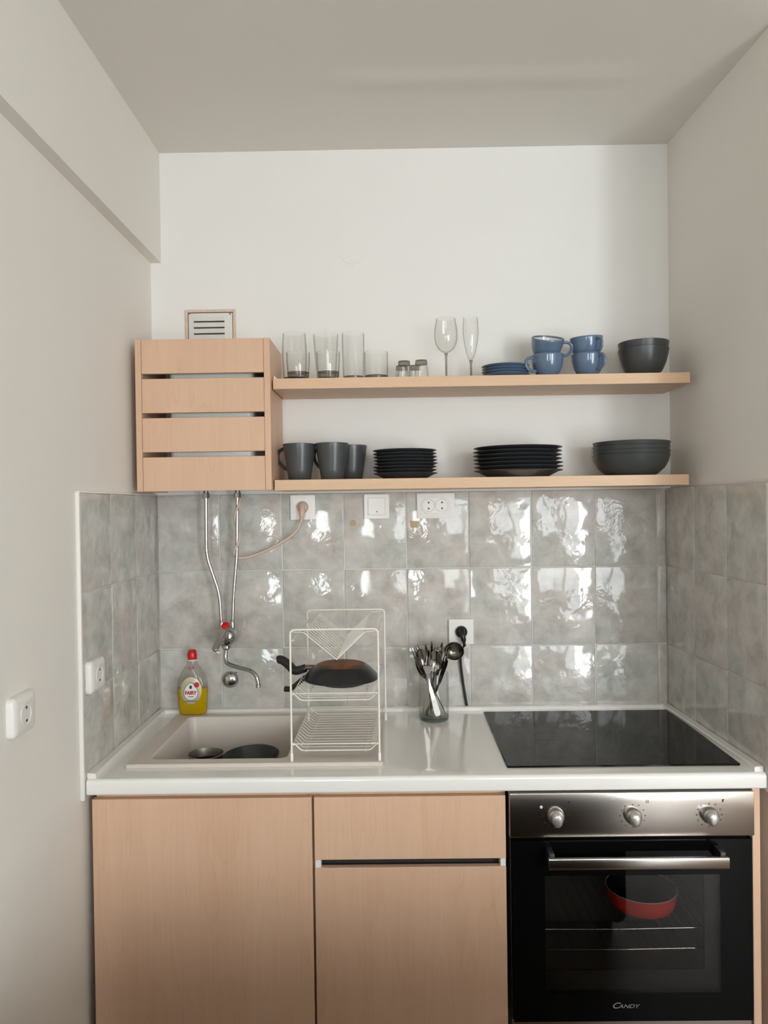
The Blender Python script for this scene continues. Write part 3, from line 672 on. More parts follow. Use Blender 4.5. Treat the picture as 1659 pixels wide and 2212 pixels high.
# two sockets on the left wall
def side_socket(label, yc, zc, x):
    T0 = basis((x, 0, 0), (0, -1, 0), (0, 0, 1), (1, 0, 0))
    t = thing('side_wall_socket', label, 'socket', (x, yc, zc-.04), 'sockets on the left side wall')
    bm = B_(); u = -yc; w = .047; n = 10
    # bulging cover: outline extruded with a domed face
    rings = []
    for ins, d in ((0, 0), (0, .009), (.002, .0125), (.006, .0150), (.014, .0170)):
        rings.append([bm.verts.new(T0 @ Vector((a, b, d))) for a, b in rrect(u-w+ins, u+w-ins, zc-.041+ins, zc+.041-ins, .012-ins*.6, n)])
    for A, Bq in zip(rings, rings[1:]):
        for k in range(len(A)): bm.faces.new((A[k], A[(k+1) % len(A)], Bq[(k+1) % len(A)], Bq[k]))
    bm.faces.new(rings[-1]); link('cover', bm, MT['white'], t, 50)
    bm = B_(); lathe(bm, [(.0225, .0168), (.0225, .0185), (.0205, .0185), (.0195, .0172), (0, .0172)], seg=32, mat=T0 @ Matrix.Translation((u, zc, 0))); w_ = link('well', bm, MT['whitesock'], t, 40)
    for s in (-1, 1): bm = B_(); lathe(bm, [(.0032, .0173), (.0032, .0178), (0, .0178)], seg=12, mat=T0 @ Matrix.Translation((u-.002, zc+s*.0135, 0))); link('hole', bm, MT['black'], w_)
side_socket('white socket on the bare left wall, nearest the camera', -.915, 1.148, XL)
side_socket('white socket set on the grey tiles of the left wall', -.5475, 1.1455, 0)

# ------------------------------------------------------------------ worktop and base units
ZT, ZS = .900, .909
CH0, CH1, CB0, CB1 = .075, .725, -.520, -.066       # cut-out under the sink
t = thing('worktop', 'long white laminate kitchen worktop with rounded front edge', 'worktop', (.8, -.6, ZT-.0395))
def extr_x(bm, prof, x0, x1):
    prism(bm, prof, x1-x0, basis((x0, 0, 0), (0, 1, 0), (0, 0, 1), (1, 0, 0)))
bm = B_(); rr_ = .010; pf = [(-.545, ZT-.0395), (-.545, ZT)]
for k in range(7): a = PI/2+k*PI/2/6; pf.append((-.5965+rr_*math.cos(a)-0, ZT-rr_+rr_*math.sin(a)))
for k in range(5): a = PI+k*PI/2/4; pf.append((-.6005+.006*math.cos(a), ZT-.0335+.006*math.sin(a)))
extr_x(bm, pf, .002, 1.6640)
extr_x(bm, [(-.545, ZT-.0395), (CB0, ZT-.0395), (CB0, ZT), (-.545, ZT)], .002, 1.6615)
extr_x(bm, [(CB1, ZT-.0395), (-.002, ZT-.0395), (-.002, ZT), (CB1, ZT)], .002, 1.643)
extr_x(bm, [(CB0, ZT-.0395), (CB1, ZT-.0395), (CB1, ZT), (CB0, ZT)], .002, CH0)
extr_x(bm, [(CB0, ZT-.0395), (CB1, ZT-.0395), (CB1, ZT), (CB0, ZT)], CH1, 1.6440)
link('slab', bm, MT['worktop'], t, 40)
def strip(a, b, nrm, name='edge_strip'):
    """low sealing strip from a to b with its face pushed along nrm"""
    a, b, nrm = Vector(a), Vector(b), Vector(nrm); L = (b-a).length; ex = (b-a)/L
    bm = B_(); prism(bm, [(0.0003, 0), (.0003, .0132), (.019, .0122), (.0222, .0095), (.0222, 0)], L, basis(a, nrm, (0, 0, 1), ex)); return link(name, bm, MT['worktop'], t, 30)
strip((.021, -.0005, ZT), (1.632, -.0005, ZT), (0, -1, 0)); strip((.0005, -.596, ZT), (.0005, -.001, ZT), (1, 0, 0))
strip((1.6625, -.596, ZT), (1.6435, -.001, ZT), (-1, 0, 0))
# sink unit
DZ = .846; DY = -.592
def carcass(t, x0, x1, mat='maple'):
    bm = B_(); box(bm, x0, x0+.017, -.570, -.03, .10, .8595); box(bm, x1-.017, x1, -.570, -.03, .10, .8595); box(bm, x0+.017, x1-.017, -.570, -.03, .10, .117)
    box(bm, x0+.017, x1-.017, -.042, -.03, .117, .70); link('carcass', bm, MT[mat], t, 0)
    bm = B_(); box(bm, x0+.002, x1-.002, -.53, -.515, .001, .10); link('plinth', bm, MT[mat], t, 0)
t = thing('sink_cabinet', 'maple base cabinet under the sink with one full-height door', 'cabinet', (.012, -.59, 0), 'maple base units')
carcass(t, .013, .556)
bm = B_(); box(bm, .03, .539, -.572, -.556, .79, .8595); link('top_rail', bm, MT['maple_h'], t, 0)
bm = B_(); box(bm, .0095, .5535, DY, DY+.018, .115, DZ, .001, 1); link('door', bm, MT['maple'], t)
t = thing('drawer_cabinet', 'maple base cabinet with a drawer above a door beside the oven', 'cabinet', (.558, -.59, 0), 'maple base units')
carcass(t, .5565, 1.0335)
bm = B_(); box(bm, .574, 1.0165, -.572, -.556, .83, .8595); link('top_rail', bm, MT['maple_h'], t, 0)
bm = B_(); box(bm, .5592, 1.0312, DY, DY+.018, .6905, DZ, .001, 1); dr = link('drawer_front', bm, MT['maple'], t)
bm = B_(); box(bm, .578, 1.012, -.560, -.08, .7, .80, 0); link('drawer_box', bm, MT['dark'], dr, 0)
bm = B_(); box(bm, .5592, 1.0312, DY, DY+.018, .115, .6705, .001, 1); link('door', bm, MT['maple'], t)
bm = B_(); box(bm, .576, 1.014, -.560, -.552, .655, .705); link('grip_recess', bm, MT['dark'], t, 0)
for a, b in ((.5595, .5745), (1.0175, 1.0310)):
    bm = B_(); box(bm, a, b, DY+.004, -.560, .6695, .6915, .001, 1); tag(link('end_cap', bm, MT['white'], t), 'white end cap')
# oven housing
t = thing('oven_housing', 'narrow maple side panel right of the oven', 'cabinet', (1.64, -.59, 0), 'maple base units')
bm = B_(); box(bm, 1.6365, 1.6555, -.590, -.03, .001, .8595, .001, 1); link('side_panel', bm, MT['maple'], t)
bm = B_(); box(bm, 1.0365, 1.6365, -.56, -.03, .10, .118); link('oven_shelf', bm, MT['dark'], t, 0)
bm = B_(); box(bm, 1.0365, 1.6365, -.53, -.515, .001, .10); link('plinth', bm, MT['maple'], t, 0)

# ------------------------------------------------------------------ oven
t = thing('built_in_oven', 'built-in oven with black glass door and steel control panel', 'oven', (1.34, -.60, .2))
OX0, OX1 = 1.0400, 1.6345
bm = B_()   # cavity shell, open to the front
cx0, cx1, cz0, cz1, cyb = 1.090, 1.580, .300, .680, -.17
box(bm, OX0+.004, cx0, -.572, -.12, .245, .855); box(bm, cx1, OX1-.004, -.572, -.12, .245, .855); box(bm, cx0, cx1, -.572, -.12, cz1, .855); box(bm, cx0, cx1, -.572, -.12, .245, cz0); box(bm, cx0, cx1, cyb, -.12, cz0, cz1)
link('cavity', bm, MT['cavity'], t, 0)
bm = B_(); box(bm, OX0-.001, OX1, -.606, -.572, .7465, .8555, .002, 3); cp_ = link('control_panel', bm, MT['steel'], t)
bm = B_(); box(bm, OX0+.004, OX1-.006, -.574, -.562, .853, .8590); link('vent_gap', bm, MT['black'], t, 0)
DYO = -.600
wx0, wx1, wz0, wz1 = 1.124, 1.553, .357, .650        # printed frame opening
bm = B_(); dx0, dx1, dz0, dz1 = 1.0450, 1.6300, .2895, .7365
for q in ((dx0, wx0, dz0, dz1), (wx1, dx1, dz0, dz1), (wx0, wx1, wz1, dz1), (wx0, wx1, dz0, wz0)): box(bm, q[0], q[1], DYO, DYO+.026, q[2], q[3])
door = link('door', bm, MT['ovenglass'], t, 0)
bm = B_(); box(bm, wx0, wx1, DYO+.0003, DYO+.004, wz0, wz1); link('window', bm, MT['ovenwin'], door, 0)
ix0, ix1, iz0, iz1 = 1.127, 1.520, .405, .650
bm = B_(); yy = DYO+.018
for q in ((wx0, ix0, wz0, wz1), (ix1, wx1, wz0, wz1), (ix0, ix1, wz0, iz0)): box(bm, q[0], q[1], yy, yy+.006, q[2], q[3])
link('inner_frame', bm, MT['black'], door, 0)
bm = B_(); box(bm, OX0+.003, OX1-.004, -.590, -.574, .256, .288, .001, 1); link('bottom_trim', bm, MT['steel'], t)
hx0, hx1, hz0, hz1 = 1.1235, 1.5528, .6893, .7150
bm = B_(); box(bm, hx0, hx1, -.654, -.641, hz0, hz1, .0015, 2); hd = link('door_handle', bm, MT['steel'], door)
for x in (hx0+.010, hx1-.010): bm = B_(); box(bm, x-.007, x+.007, -.642, DYO-.0002, hz0+.005, hz1+.008, .002, 2); link('bracket', bm, MT['black'], hd)
KN = [(1.151, .8000), (1.3385, .7990), (1.5245, .7990)]
for i, (x, z) in enumerate(KN):
    T0 = basis((x, -.606, z), (1, 0, 0), (0, 0, 1), (0, -1, 0))
    bm = B_(); lathe(bm, [(.0205, 0), (.0205, .003), (.0188, .013), (.0172, .014), (0, .014)], seg=36, mat=T0); kb = link('knob', bm, MT['zinc'], cp_, 50)
    bm = B_(); rings = []
    for d, s in ((.014, 1), (.026, .93), (.030, .80), (.0315, .5)):
        rings.append([bm.verts.new(T0 @ Vector((.0138*s*math.cos(a), .0192*s*math.sin(a)-.001, d))) for a in [2*PI*k/28 for k in range(28)]])
    for A, Bq in zip(rings, rings[1:]):
        for k in range(28): bm.faces.new((A[k], A[(k+1) % 28], Bq[(k+1) % 28], Bq[k]))
    bm.faces.new(rings[-1]); MT['satin'] = pmat('satin_knob', (.62, .60, .57), .32, metal=.85); g_ = link('grip', bm, MT['satin'], kb, 50)
    bm = B_(); box(bm, x-.0006, x+.0006, -.6372, -.6345, z+.007, z+.014); link('pointer', bm, MT['black'], g_, 0)
# printed marks around the knobs
marks = [B_(), B_(), B_()]; bm = marks[0]
def mark(x, z, w=.0022, h=.0022): box(bm, x-w/2, x+w/2, -.6063, -.6058, z-h/2, z+h/2)
for i, (x, z) in enumerate(KN):
    bm = marks[i]
    angs = ((90, 35, 0, -33, -60, -95, -125, 180, 215) if i == 0 else (90, 60, 28, 0, -25, -92, -125, -152, 180, 152, 128))
    for a in angs:
        r = .0305 if a != 90 else .0285
        if i == 0: mark(x+r*math.cos(math.radians(a)), z+r*math.sin(math.radians(a))*.95, .0034, .0016)
        elif i == 1: mark(x+r*math.cos(math.radians(a)), z+r*math.sin(math.radians(a))*.95, .0026, .0026)
        elif a not in (60, 128, 28, -152):
            mark(x+r*math.cos(math.radians(a)), z+r*math.sin(math.radians(a))*.95, .0034, .0030)
        else:
            px_, pz_ = x+r*math.cos(math.radians(a)), z+r*math.sin(math.radians(a))*.95
            for s in (-1, 1): mark(px_, pz_+s*.0017, .0040, .0008); mark(px_+s*.0017, pz_, .0008, .0040)
def sq_icon(x, z):
    for s in (-1, 1): mark(x, z+s*.0028, .0068, .0010); mark(x+s*.0029, z, .0010, .0062)
bm = marks[1]; sq_icon(KN[1][0]+.036, KN[1][1]+.0340); mark(KN[1][0]+.036, KN[1][1]+.0340, .003, .0008)
bm = marks[0]; mark(KN[0][0]+.0335, KN[0][1]+.0330, .0055, .0055); bm = marks[2]; mark(KN[2][0]+.0330, KN[2][1]+.0340, .0030, .0075); mark(KN[2][0]+.0345, KN[2][1]+.0362, .0036, .0024)
for bm in marks: link('printed_marks', bm, MT['black'], cp_, 0)
bm = B_(); lathe(bm, [(.0035, 0), (.0035, .0015), (0, .0022)], seg=16, mat=basis((KN[0][0]-.035, -.606, KN[0][1]+.022), (1, 0, 0), (0, 0, 1), (0, -1, 0))); link('pilot_light', bm, MT['enamel'], cp_)
bm = B_(); T0 = basis((1.3165, DYO-.0001, .3275), (1, 0, 0), (0, 0, 1), (0, -1, 0))
text_bm(bm, 'C', .0200, T0 @ Matrix.Translation((-.0235, 0.0005, 0)), .0003, shear=.35, sx=1.35); text_bm(bm, 'ANDY', .0130, T0 @ Matrix.Translation((.0085, -.0012, 0)), .0003, shear=.35, sx=1.35)
MT['logo'] = pmat('grey_logo_print', (.28, .28, .27), .4); link('logo_lettering', bm, MT['logo'], door, 0)
for z in (.4890, .4375):
    bm = B_(); yf = -.548; tube(bm, [(1.105, yf, z+.002), (1.128, yf, z), (1.32, yf, z-.0014), (1.500, yf, z+.001), (1.515, yf, z+.0012)], .0011, 8)
    tube(bm, [(1.105, yf, z+.002), (1.105, cyb+.03, z+.002)], .0015, 6); tube(bm, [(1.565, yf, z+.001), (1.565, cyb+.03, z+.001)], .0015, 6); tube(bm, [(1.515, yf, z+.0012), (1.565, yf, z+.001)], .0011, 6)
    tube(bm, [(1.105, cyb+.03, z+.002), (1.565, cyb+.03, z+.001)], .0015, 6)
    for k in range(16):
        x = 1.118+k*.0281; tube(bm, [(x, yf-.001, z+.0022), (x, cyb+.03, z+.0022)], .0007, 5)
    tag(link('oven_rack', bm, MT['chrome'], t), 'chrome wire oven rack')
# red dish on the upper rack
t = thing('red_baking_dish', 'round red baking dish inside the oven on the upper rack', 'baking dish', (1.41, -.40, .494))
RC = (pt(1385, 1975, y=-.44).x, -.44, .4935)
bm = B_(); lathe(bm, [(0, 0), (.073, 0), (.081, .004), (.088, .020), (.0905, .046), (.0910, .048), (.0890, .048)], RC, 64); link('body', bm, MT['redglaze'], t, 50)
bm = B_(); lathe(bm, [(.0890, .0478), (.086, .020), (.078, .007), (0, .005)], RC, 64); MT['lining'] = pmat('black_nonstick', (.004, .004, .004), .6, spec=.2); tag(link('lining', bm, MT['lining'], t, 50), 'black inside')
bm = B_(); tube(bm, [(RC[0]+.0903*math.cos(2*PI*k/64), RC[1]+.0903*math.sin(2*PI*k/64), RC[2]+.0485) for k in range(64)], .0009, 6, closed=True); tag(link('rim', bm, MT['cream'], t, 60), 'pale rim')

# ------------------------------------------------------------------ hob
t = thing('glass_hob', 'black glass hob set in the worktop above the oven', 'hob', (1.34, -.3, ZT))
bm = B_(); ol = rrect(1.0425, 1.6265, -.553, -.052, .004, 3); rings = []
for ins, z in ((0, ZT+.0002), (0, ZT+.0038), (.0012, ZT+.0048)):
    rings.append([bm.verts.new((x+(ins if x < 1.3 else -ins), y+(ins if y < -.3 else -ins), z)) for x, y in ol])
for A, Bq in zip(rings, rings[1:]):
    for k in range(len(A)): bm.faces.new((A[k], A[(k+1) % len(A)], Bq[(k+1) % len(A)], Bq[k]))
bm.faces.new(rings[-1]); bm.faces.new(rings[0][::-1]); hob = link('glass_top', bm, MT['hobglass'], t, 30)
MT['print'] = pmat('grey_print', (.016, .016, .016), .12, spec=.2)
for x, y, r in ((1.19, -.42, .072), (1.19, -.19, .09), (1.475, -.42, .09), (1.475, -.19, .072)):
    bm = B_(); lathe(bm, [(r, ZT+.0049), (r+.0012, ZT+.0049)], (x, y, 0), 72); link('zone_ring', bm, MT['print'], hob, 0)
bm = B_(); text_bm(bm, 'CANDY', .010, basis((1.118, -.535, ZT+.0049), (1, 0, 0), (0, 1, 0), (0, 0, 1)), .0001, sx=1.4); link('logo_lettering', bm, MT['print'], hob, 0)

# ------------------------------------------------------------------ sink
t = thing('kitchen_sink', 'cream composite sink with bowl and drainboard', 'sink', (.40, -.29, ZT))
SX0, SX1, SY0, SY1 = .0685, .7310, -.5265, -.0600
BX0, BX1, BY0, BY1 = .1180, .4800, -.4870, -.0900
RX0, RX1, RY0, RY1 = .508, .712, -.470, -.105       # recessed drainboard
BD = .150
bm = B_()
def ring(x0, x1, y0, y1, r, z, n=8): return [bm.verts.new((x, y, z)) for x, y in rrect(x0, x1, y0, y1, r, n)]
def skin(A, Bq):
    for k in range(len(A)): bm.faces.new((A[k], A[(k+1) % len(A)], Bq[(k+1) % len(A)], Bq[k]))
out0 = ring(SX0, SX1, SY0, SY1, .008, ZT+.0002); out1 = ring(SX0, SX1, SY0, SY1, .008, ZS-.003); out2 = ring(SX0+.003, SX1-.003, SY0+.003, SY1-.003, .006, ZS)
skin(out0, out1); skin(out1, out2)
b0 = ring(BX0, BX1, BY0, BY1, .022, ZS); 
prev = b0
for ins, z in ((.0015, ZS-.0015), (.003, ZS-.006), (.010, ZS-BD*.6), (.014, ZS-BD+.02), (.020, ZS-BD+.006), (.034, ZS-BD)):
    cur = ring(BX0+ins, BX1-ins, BY0+ins, BY1-ins, .022+ins*.3, z); skin(prev, cur); prev = cur
bm.faces.new(prev)
d0 = ring(RX0, RX1, RY0, RY1, .03, ZS); prev = d0
for ins, z in ((.004, ZS-.002), (.010, ZS-.0045), (.014, ZS-.005)):
    cur = ring(RX0+ins, RX1-ins, RY0+ins, RY1-ins, .03, z); skin(prev, cur); prev = cur
bm.faces.new(prev)
es = []
for L in (out2, b0, d0):
    for k in range(len(L)):
        e = bm.edges.get((L[k], L[(k+1) % len(L)])); es.append(e)
bmesh.ops.triangle_fill(bm, edges=es, use_beauty=True)
# outside of the bowl under the worktop
link('body', bm, MT['sink'], t, 30)
bm = B_()
for k in range(0): pass
lathe(bm, [(0, .001), (.03, .001), (.038, .003), (.042, .0015), (.042, 0)], ((BX0+BX1)/2, (BY0+BY1)/2, ZS-BD), 32); link('drain', bm, MT['chrome'], t)
ZF = ZS-BD      # bowl floor
# pot and bowl lying in the sink
px0 = pt(445, 1627, z=.850); R_ = .050
t = thing('small_saucepan', 'small steel-rimmed dark pot standing in the sink bowl', 'pot', (px0.x, -.255, ZF))
bm = B_(); H = .850-ZF
lathe(bm, [(0, 0), (.042, 0), (.046, .003), (.048, H-.008), (R_+.003, H), (R_, H+.001), (.0455, H-.012), (.044, .006), (0, .005)], (px0.x, -.262, ZF), 48); link('body', bm, MT['zinc'], t, 50)
bm = B_(); lathe(bm, [(.0438, H*.75), (.0436, .0065), (0, .0055)], (px0.x, -.262, ZF), 48); link('lining', bm, MT['blackpan'], t, 50)
q = pt(544, 1626, z=.838)
t = thing('mixing_bowl', 'dark grey bowl beside the small pot in the sink', 'bowl', (q.x+.002, -.238, ZF+.003))
T0 = Matrix.Rotation(math.radians(3), 4, 'X') @ Matrix.Rotation(math.radians(-2), 4, 'Y')
sb = [(0, .003), (.040, .003), (.043, 0), (.048, .001), (.066, .030), (.080, .065), (.084, .0755), (.083, .0762), (.0805, .072), (.063, .032), (.045, .008), (0, .007)]
bm = B_(); lathe(bm, sb, seg=56, mat=T0); o = link('dish', bm, MT['plate'], None, 50); o.parent = t; o.matrix_parent_inverse = Matrix()

# ------------------------------------------------------------------ dish rack
FX0, FX1, FYF, FYB = .4955, .7215, -.512, -.150
FZ0, FZ1 = ZS, 1.2475
t = thing('dish_rack', 'tall white wire dish rack with three tiers on the drainboard', 'dish rack', ((FX0+FX1)/2, (FYF+FYB)/2, ZS))
bx0, bx1 = FX0+.012, FX1+.012     # rear frame sits slightly right
for nm, y, xa_, xb_ in (('front_frame', FYF, FX0, FX1), ('rear_frame', FYB, FX0+.004, FX1+.013)):
    bm = B_(); tube(bm, bent([(xa_, y, FZ0+.004), (xa_+.0005, y, FZ1), (xb_, y, FZ1), (xb_, y, FZ0+.004)], .012), .0028, 10); fr_ = link(nm, bm, MT['wire'], t, 60)
    for x in (xa_, xb_):
        bm = B_(); lathe(bm, [(0, 0), (.0036, 0), (.0042, .003), (.0040, .019), (.003, .021)], (x, y, FZ0), 14); link('foot', bm, MT['white'], fr_, 40)
def tray(name, zt, depth, ins, n, rail=.0016, w=.0010):
    bm = B_(); xa_, xb_ = FX0+.004, FX1-.004; ya, yb = FYF+.004, FYB-.004
    tube(bm, [(xa_, ya, zt), (xb_, ya, zt), (xb_+.010, yb, zt), (xa_+.006, yb, zt)], rail, 8, closed=True)
    sk = lambda y: .008*(y-ya)/(yb-ya)
    for y in (ya+.006, yb-.006):      # lower side wires
        tube(bm, bent([(xa_+sk(y), y, zt), (xa_+ins+sk(y), y, zt-depth), (xb_-ins+sk(y), y, zt-depth), (xb_+sk(y), y, zt)], .006), rail*.9, 8)
    for k in range(n):
        y = ya+.012+(yb-ya-.024)*k/(n-1)
        tube(bm, bent([(xa_+sk(y), y, zt), (xa_+ins+sk(y), y, zt-depth), (xb_-ins+sk(y), y, zt-depth), (xb_+sk(y), y, zt)], .005, 3), w, 6)
    for x in (xa_+ins+.012, xb_-ins-.012): tube(bm, [(x, ya, zt-depth-.001), (x+.008, yb, zt-depth-.001)], w, 6)
    for x in (FX0+.001, FX1-.001): lathe(bm, [(0, -.004), (.0032, -.002), (.0032, .002), (0, .004)], (x+(.004 if x < .6 else -.004), ya-.001, zt), 10)
    link(name, bm, MT['wire'], t, 60)
tray('lower_tray', .9520, .0190, .020, 15)
tray('middle_tray', 1.0820, .0190, .020, 15)
bm = B_(); xm = (.6135+.6155)/2+.000; ya, yb = FYF+.004, FYB-.004
zr = 1.2190
for x in (FX0+.004, FX1-.004): tube(bm, [(x, ya, zr), (x+.009, yb, zr)], .0017, 8)
xt0, xt1, ztop, zv = .5310, .6870, 1.2390, 1.1690
for x, z in ((xt0, ztop), (xt1, ztop), (xm, zv)): tube(bm, [(x, ya, z), (x+.006, yb, z)], .0015, 8)
for k in range(13):
    y = ya+(yb-ya)*k/12; s = .006*k/12; w = .0018 if k == 0 else .0010
    tube(bm, bent([(xt0+s, y, ztop), (xm+s, y, zv), (xt1+s, y, ztop)], .005, 3), w, 6)
for y in (ya, yb): tube(bm, [(FX0+.004, y, zr), (FX0+.010, y, zr)], .0015, 6); 
for y, s in ((ya, 0), (yb, .006)):
    tube(bm, [(xt0+s, y, ztop), (FX0+.002+s, y, ztop+.003)], .0012, 6); tube(bm, [(xt1+s, y, ztop), (FX1-.002+s, y, ztop+.003)], .0012, 6)
link('plate_holder', bm, MT['wire'], t, 60)

# ------------------------------------------------------------------ frying pans on the middle tray
MT['neck'] = pmat('scorched_steel', (.20, .14, .10), .4, metal=.6, noise=.35, nscale=60)
zt = 1.0820-.0190+.0012
pc = Vector((.6150, -.350, zt+.0215))      # rim plane of the upside-down pan
t = thing('frying_pan', 'upturned black frying pan with scorched brown base on the rack', 'frying pan', pc, 'frying pans in the dish rack')
bm = B_(); lathe(bm, [(.104, 0), (.1055, .001), (.1045, .003), (.099, .010), (.085, .026), (.071, .0365), (.066, .0380), (.062, .0350), (.081, .025), (.0965, .010), (.1020, 0)], tuple(pc), 64, close=True); link('body', bm, MT['blackpan'], t, 40)
bm = B_(); lathe(bm, [(.0675, .0373), (.064, .0390), (0, .0390)], tuple(pc), 64); tag(link('scorched_base', bm, MT['burnt'], t, 40), 'scorched brown underside')
# handle goes left and slightly up
h0 = pc+Vector((-.0855, .012, .024))
bm = B_(); tube(bm, [h0+Vector((.020, 0, .002)), h0+Vector((-.002, 0, .003)), h0+Vector((-.022, .003, .003))], [.0105, .0095, .0085], 12, flat=.8); tag(link('handle_neck', bm, MT['neck'], t, 60), 'scorched metal neck')
e1 = pt(598, 1426, y=-.31)
ph = smoothpath([h0+Vector((-.012, .002, .003)), h0+Vector((-.030, .004, -.004)), h0+Vector((-.048, .006, -.008)), h0*.35+e1*.65+Vector((0, 0, -.004)), e1+Vector((.012, 0, .003)), e1], 2)
n_ = len(ph); bm = B_(); tube(bm, ph, [(.0122 + .0015*math.sin(PI*k/(n_-1))) * (1 if 1 < k < n_-2 else .7) for k in range(n_)], 14, flat=.9, up=(0, 0, 1)); link('handle', bm, MT['handle'], t, 60)
p2 = Vector((.6180, -.325, zt))
t = thing('frying_pan', 'second black frying pan lying flat in the rack beneath the upturned pan', 'frying pan', p2, 'frying pans in the dish rack')
bm = B_(); lathe(bm, [(0, 0), (.058, 0), (.064, .002), (.080, .016), (.092, .0265), (.094, .0280), (.0925, .0285), (.079, .018), (.062, .004), (0, .0035)], tuple(p2), 64); link('body', bm, MT['blackpan'], t, 40)
e2 = pt(615, 1488, y=-.30)
ph = smoothpath([p2+Vector((-.084, .008, .0205)), p2+Vector((-.105, .012, .020)), Vector((e2.x+.02, -.305, e2.z)), e2], 2); n_ = len(ph)
bm = B_(); tube(bm, ph, [.0075+.003*k/(n_-1) for k in range(n_-1)]+[.006], 12, flat=.8); link('handle', bm, MT['handle'], t, 60)

# ------------------------------------------------------------------ pipes, tap, valve cover
def pipe(label, pxs, y0=-.055):
    P = [pt(a, b, y=c) for a, b, c in pxs]; P[0].z = CZ0-.001
    t = thing('water_pipe', label, 'pipe', P[-1], 'chrome supply pipes')
    bm = B_(); tube(bm, bent(P, .03, 6), .0054, 14); link('tube', bm, MT['chrome'], t, 60)
    bm = B_(); lathe(bm, [(.006, -.006), (.0105, -.006), (.0108, -.002), (.0108, .010), (.006, .011)], (P[0].x, P[0].y, CZ0-.014), 6); tag(link('nut', bm, MT['zinc'], t, 20), 'dull hex nut')
pipe('chrome water pipe bending right, left of the pair under the cabinet', [(445, 1066, -.06), (446, 1200, -.06), (474, 1282, -.06), (479, 1362, -.06)])
pipe('chrome water pipe with the beige cord twisted round it', [(513, 1066, -.06), (512, 1195, -.06), (504, 1290, -.06), (502, 1362, -.06)])
FC = pt(489, 1376, y=-.085)
t = thing('wall_tap', 'chrome wall-mounted mixer tap with a red-capped lever and S-shaped spout', 'tap', (FC.x, 0, FC.z))
bm = B_(); T0 = basis(FC+Vector((0, .045, 0)), (1, 0, 0), (0, 0, 1), (0, -1, 0))
lathe(bm, [(.012, -.040), (.022, -.036), (.029, -.01), (.0315, .012), (.0315, .040), (.029, .056), (.020, .066), (0, .069)], seg=36, mat=T0)
qa, qb = pt(479, 1350, y=-.06), pt(502, 1350, y=-.06)
for q in (qa, qb): lathe(bm, [(0, -.020), (.0085, -.018), (.0088, .0), (.0075, .012), (.0065, .014)], (q.x, q.y, q.z), 16)
tube(bm, [qa+Vector((0, 0, -.012)), qb+Vector((0, 0, -.012))], .009, 14)
qs = pt(489, 1398, y=-.085); lathe(bm, [(.011, .012), (.0145, .010), (.0148, -.002), (.0105, -.004), (.0095, -.008)], (qs.x, qs.y, qs.z), 24)
bd_ = link('body', bm, MT['chrome'], t, 50)
bm = B_(); lathe(bm, [(.008, -.04), (.008, .0)], seg=16, mat=basis((FC.x, .001, FC.z), (1, 0, 0), (0, 0, 1), (0, 1, 0))); link('wall_fixing', bm, MT['chrome'], t, 50)
# lever
l0, l1 = pt(487, 1352, y=-.165), pt(463, 1402, y=-.215)
ez = Vector((-.25, -.85, .35)).normalized(); ex = (l1-l0).normalized(); ez = (ez-ex*ez.dot(ex)).normalized(); ey = ez.cross(ex)
L = (l1-l0).length+.006
bm = B_(); ol = []
for k in range(15): a = PI/2+PI*k/14; ol.append((-.002+.0115*math.cos(a), .0120*math.sin(a)))
for k in range(15): a = -PI/2+PI*k/14; ol.append((L-.010+.010*math.cos(a), .0100*math.sin(a)))
for h0_, h1_, sc in ((0, .005, 1), (.005, .0075, .86)):
    prism(bm, [((x-L/2)*(1 if sc == 1 else .97)+L/2, y*sc) for x, y in ol], h1_-h0_, basis(l0+ez*(h0_-.006), ex, ey, ez))
tube(bm, [FC+Vector((0, -.02, 0)), l0+ex*.012-ez*.004], .0125, 16)
lv = link('lever', bm, MT['chrome'], t, 40)
bm = B_(); lathe(bm, [(.0118, -.001), (.0118, .0025), (.009, .0045), (0, .005)], seg=24, mat=basis(l0+ez*.0015, ex, ey, ez)); tag(link('cap', bm, MT['red'], lv, 50), 'red cap')
sp = [pt(a, b, y=c) for a, b, c in ((489, 1400, -.085), (487, 1418, -.086), (489, 1433, -.092), (505, 1439, -.105), (543, 1449, -.140), (553, 1458, -.150), (557, 1470, -.152), (558, 1483, -.152))]
bm = B_(); tube(bm, bent(sp, .012, 5), .0066, 14); lathe(bm, [(.0075, .006), (.0078, -.003), (.006, -.0035)], tuple(sp[-1]), 16); link('spout', bm, MT['chrome'], t, 60)
q = pt(498, 1468, y=-.006)
bm = B_(); lathe(bm, [(.026, 0), (.0262, .010), (.0235, .016), (.015, .0205), (0, .022)], seg=40, mat=WT @ Matrix.Translation((q.x, q.z, 0)))
t = thing('valve_cover', 'round domed chrome cover on the tiles below the tap', 'cover', (q.x, 0, q.z)); link('dome', bm, MT['chrome'], t, 50)
bm = B_(); tube(bm, [(q.x+.012, -.008, q.z+.020), (q.x+.022, -.010, q.z+.0235)], .0018, 8); link('catch', bm, MT['zinc'], t)

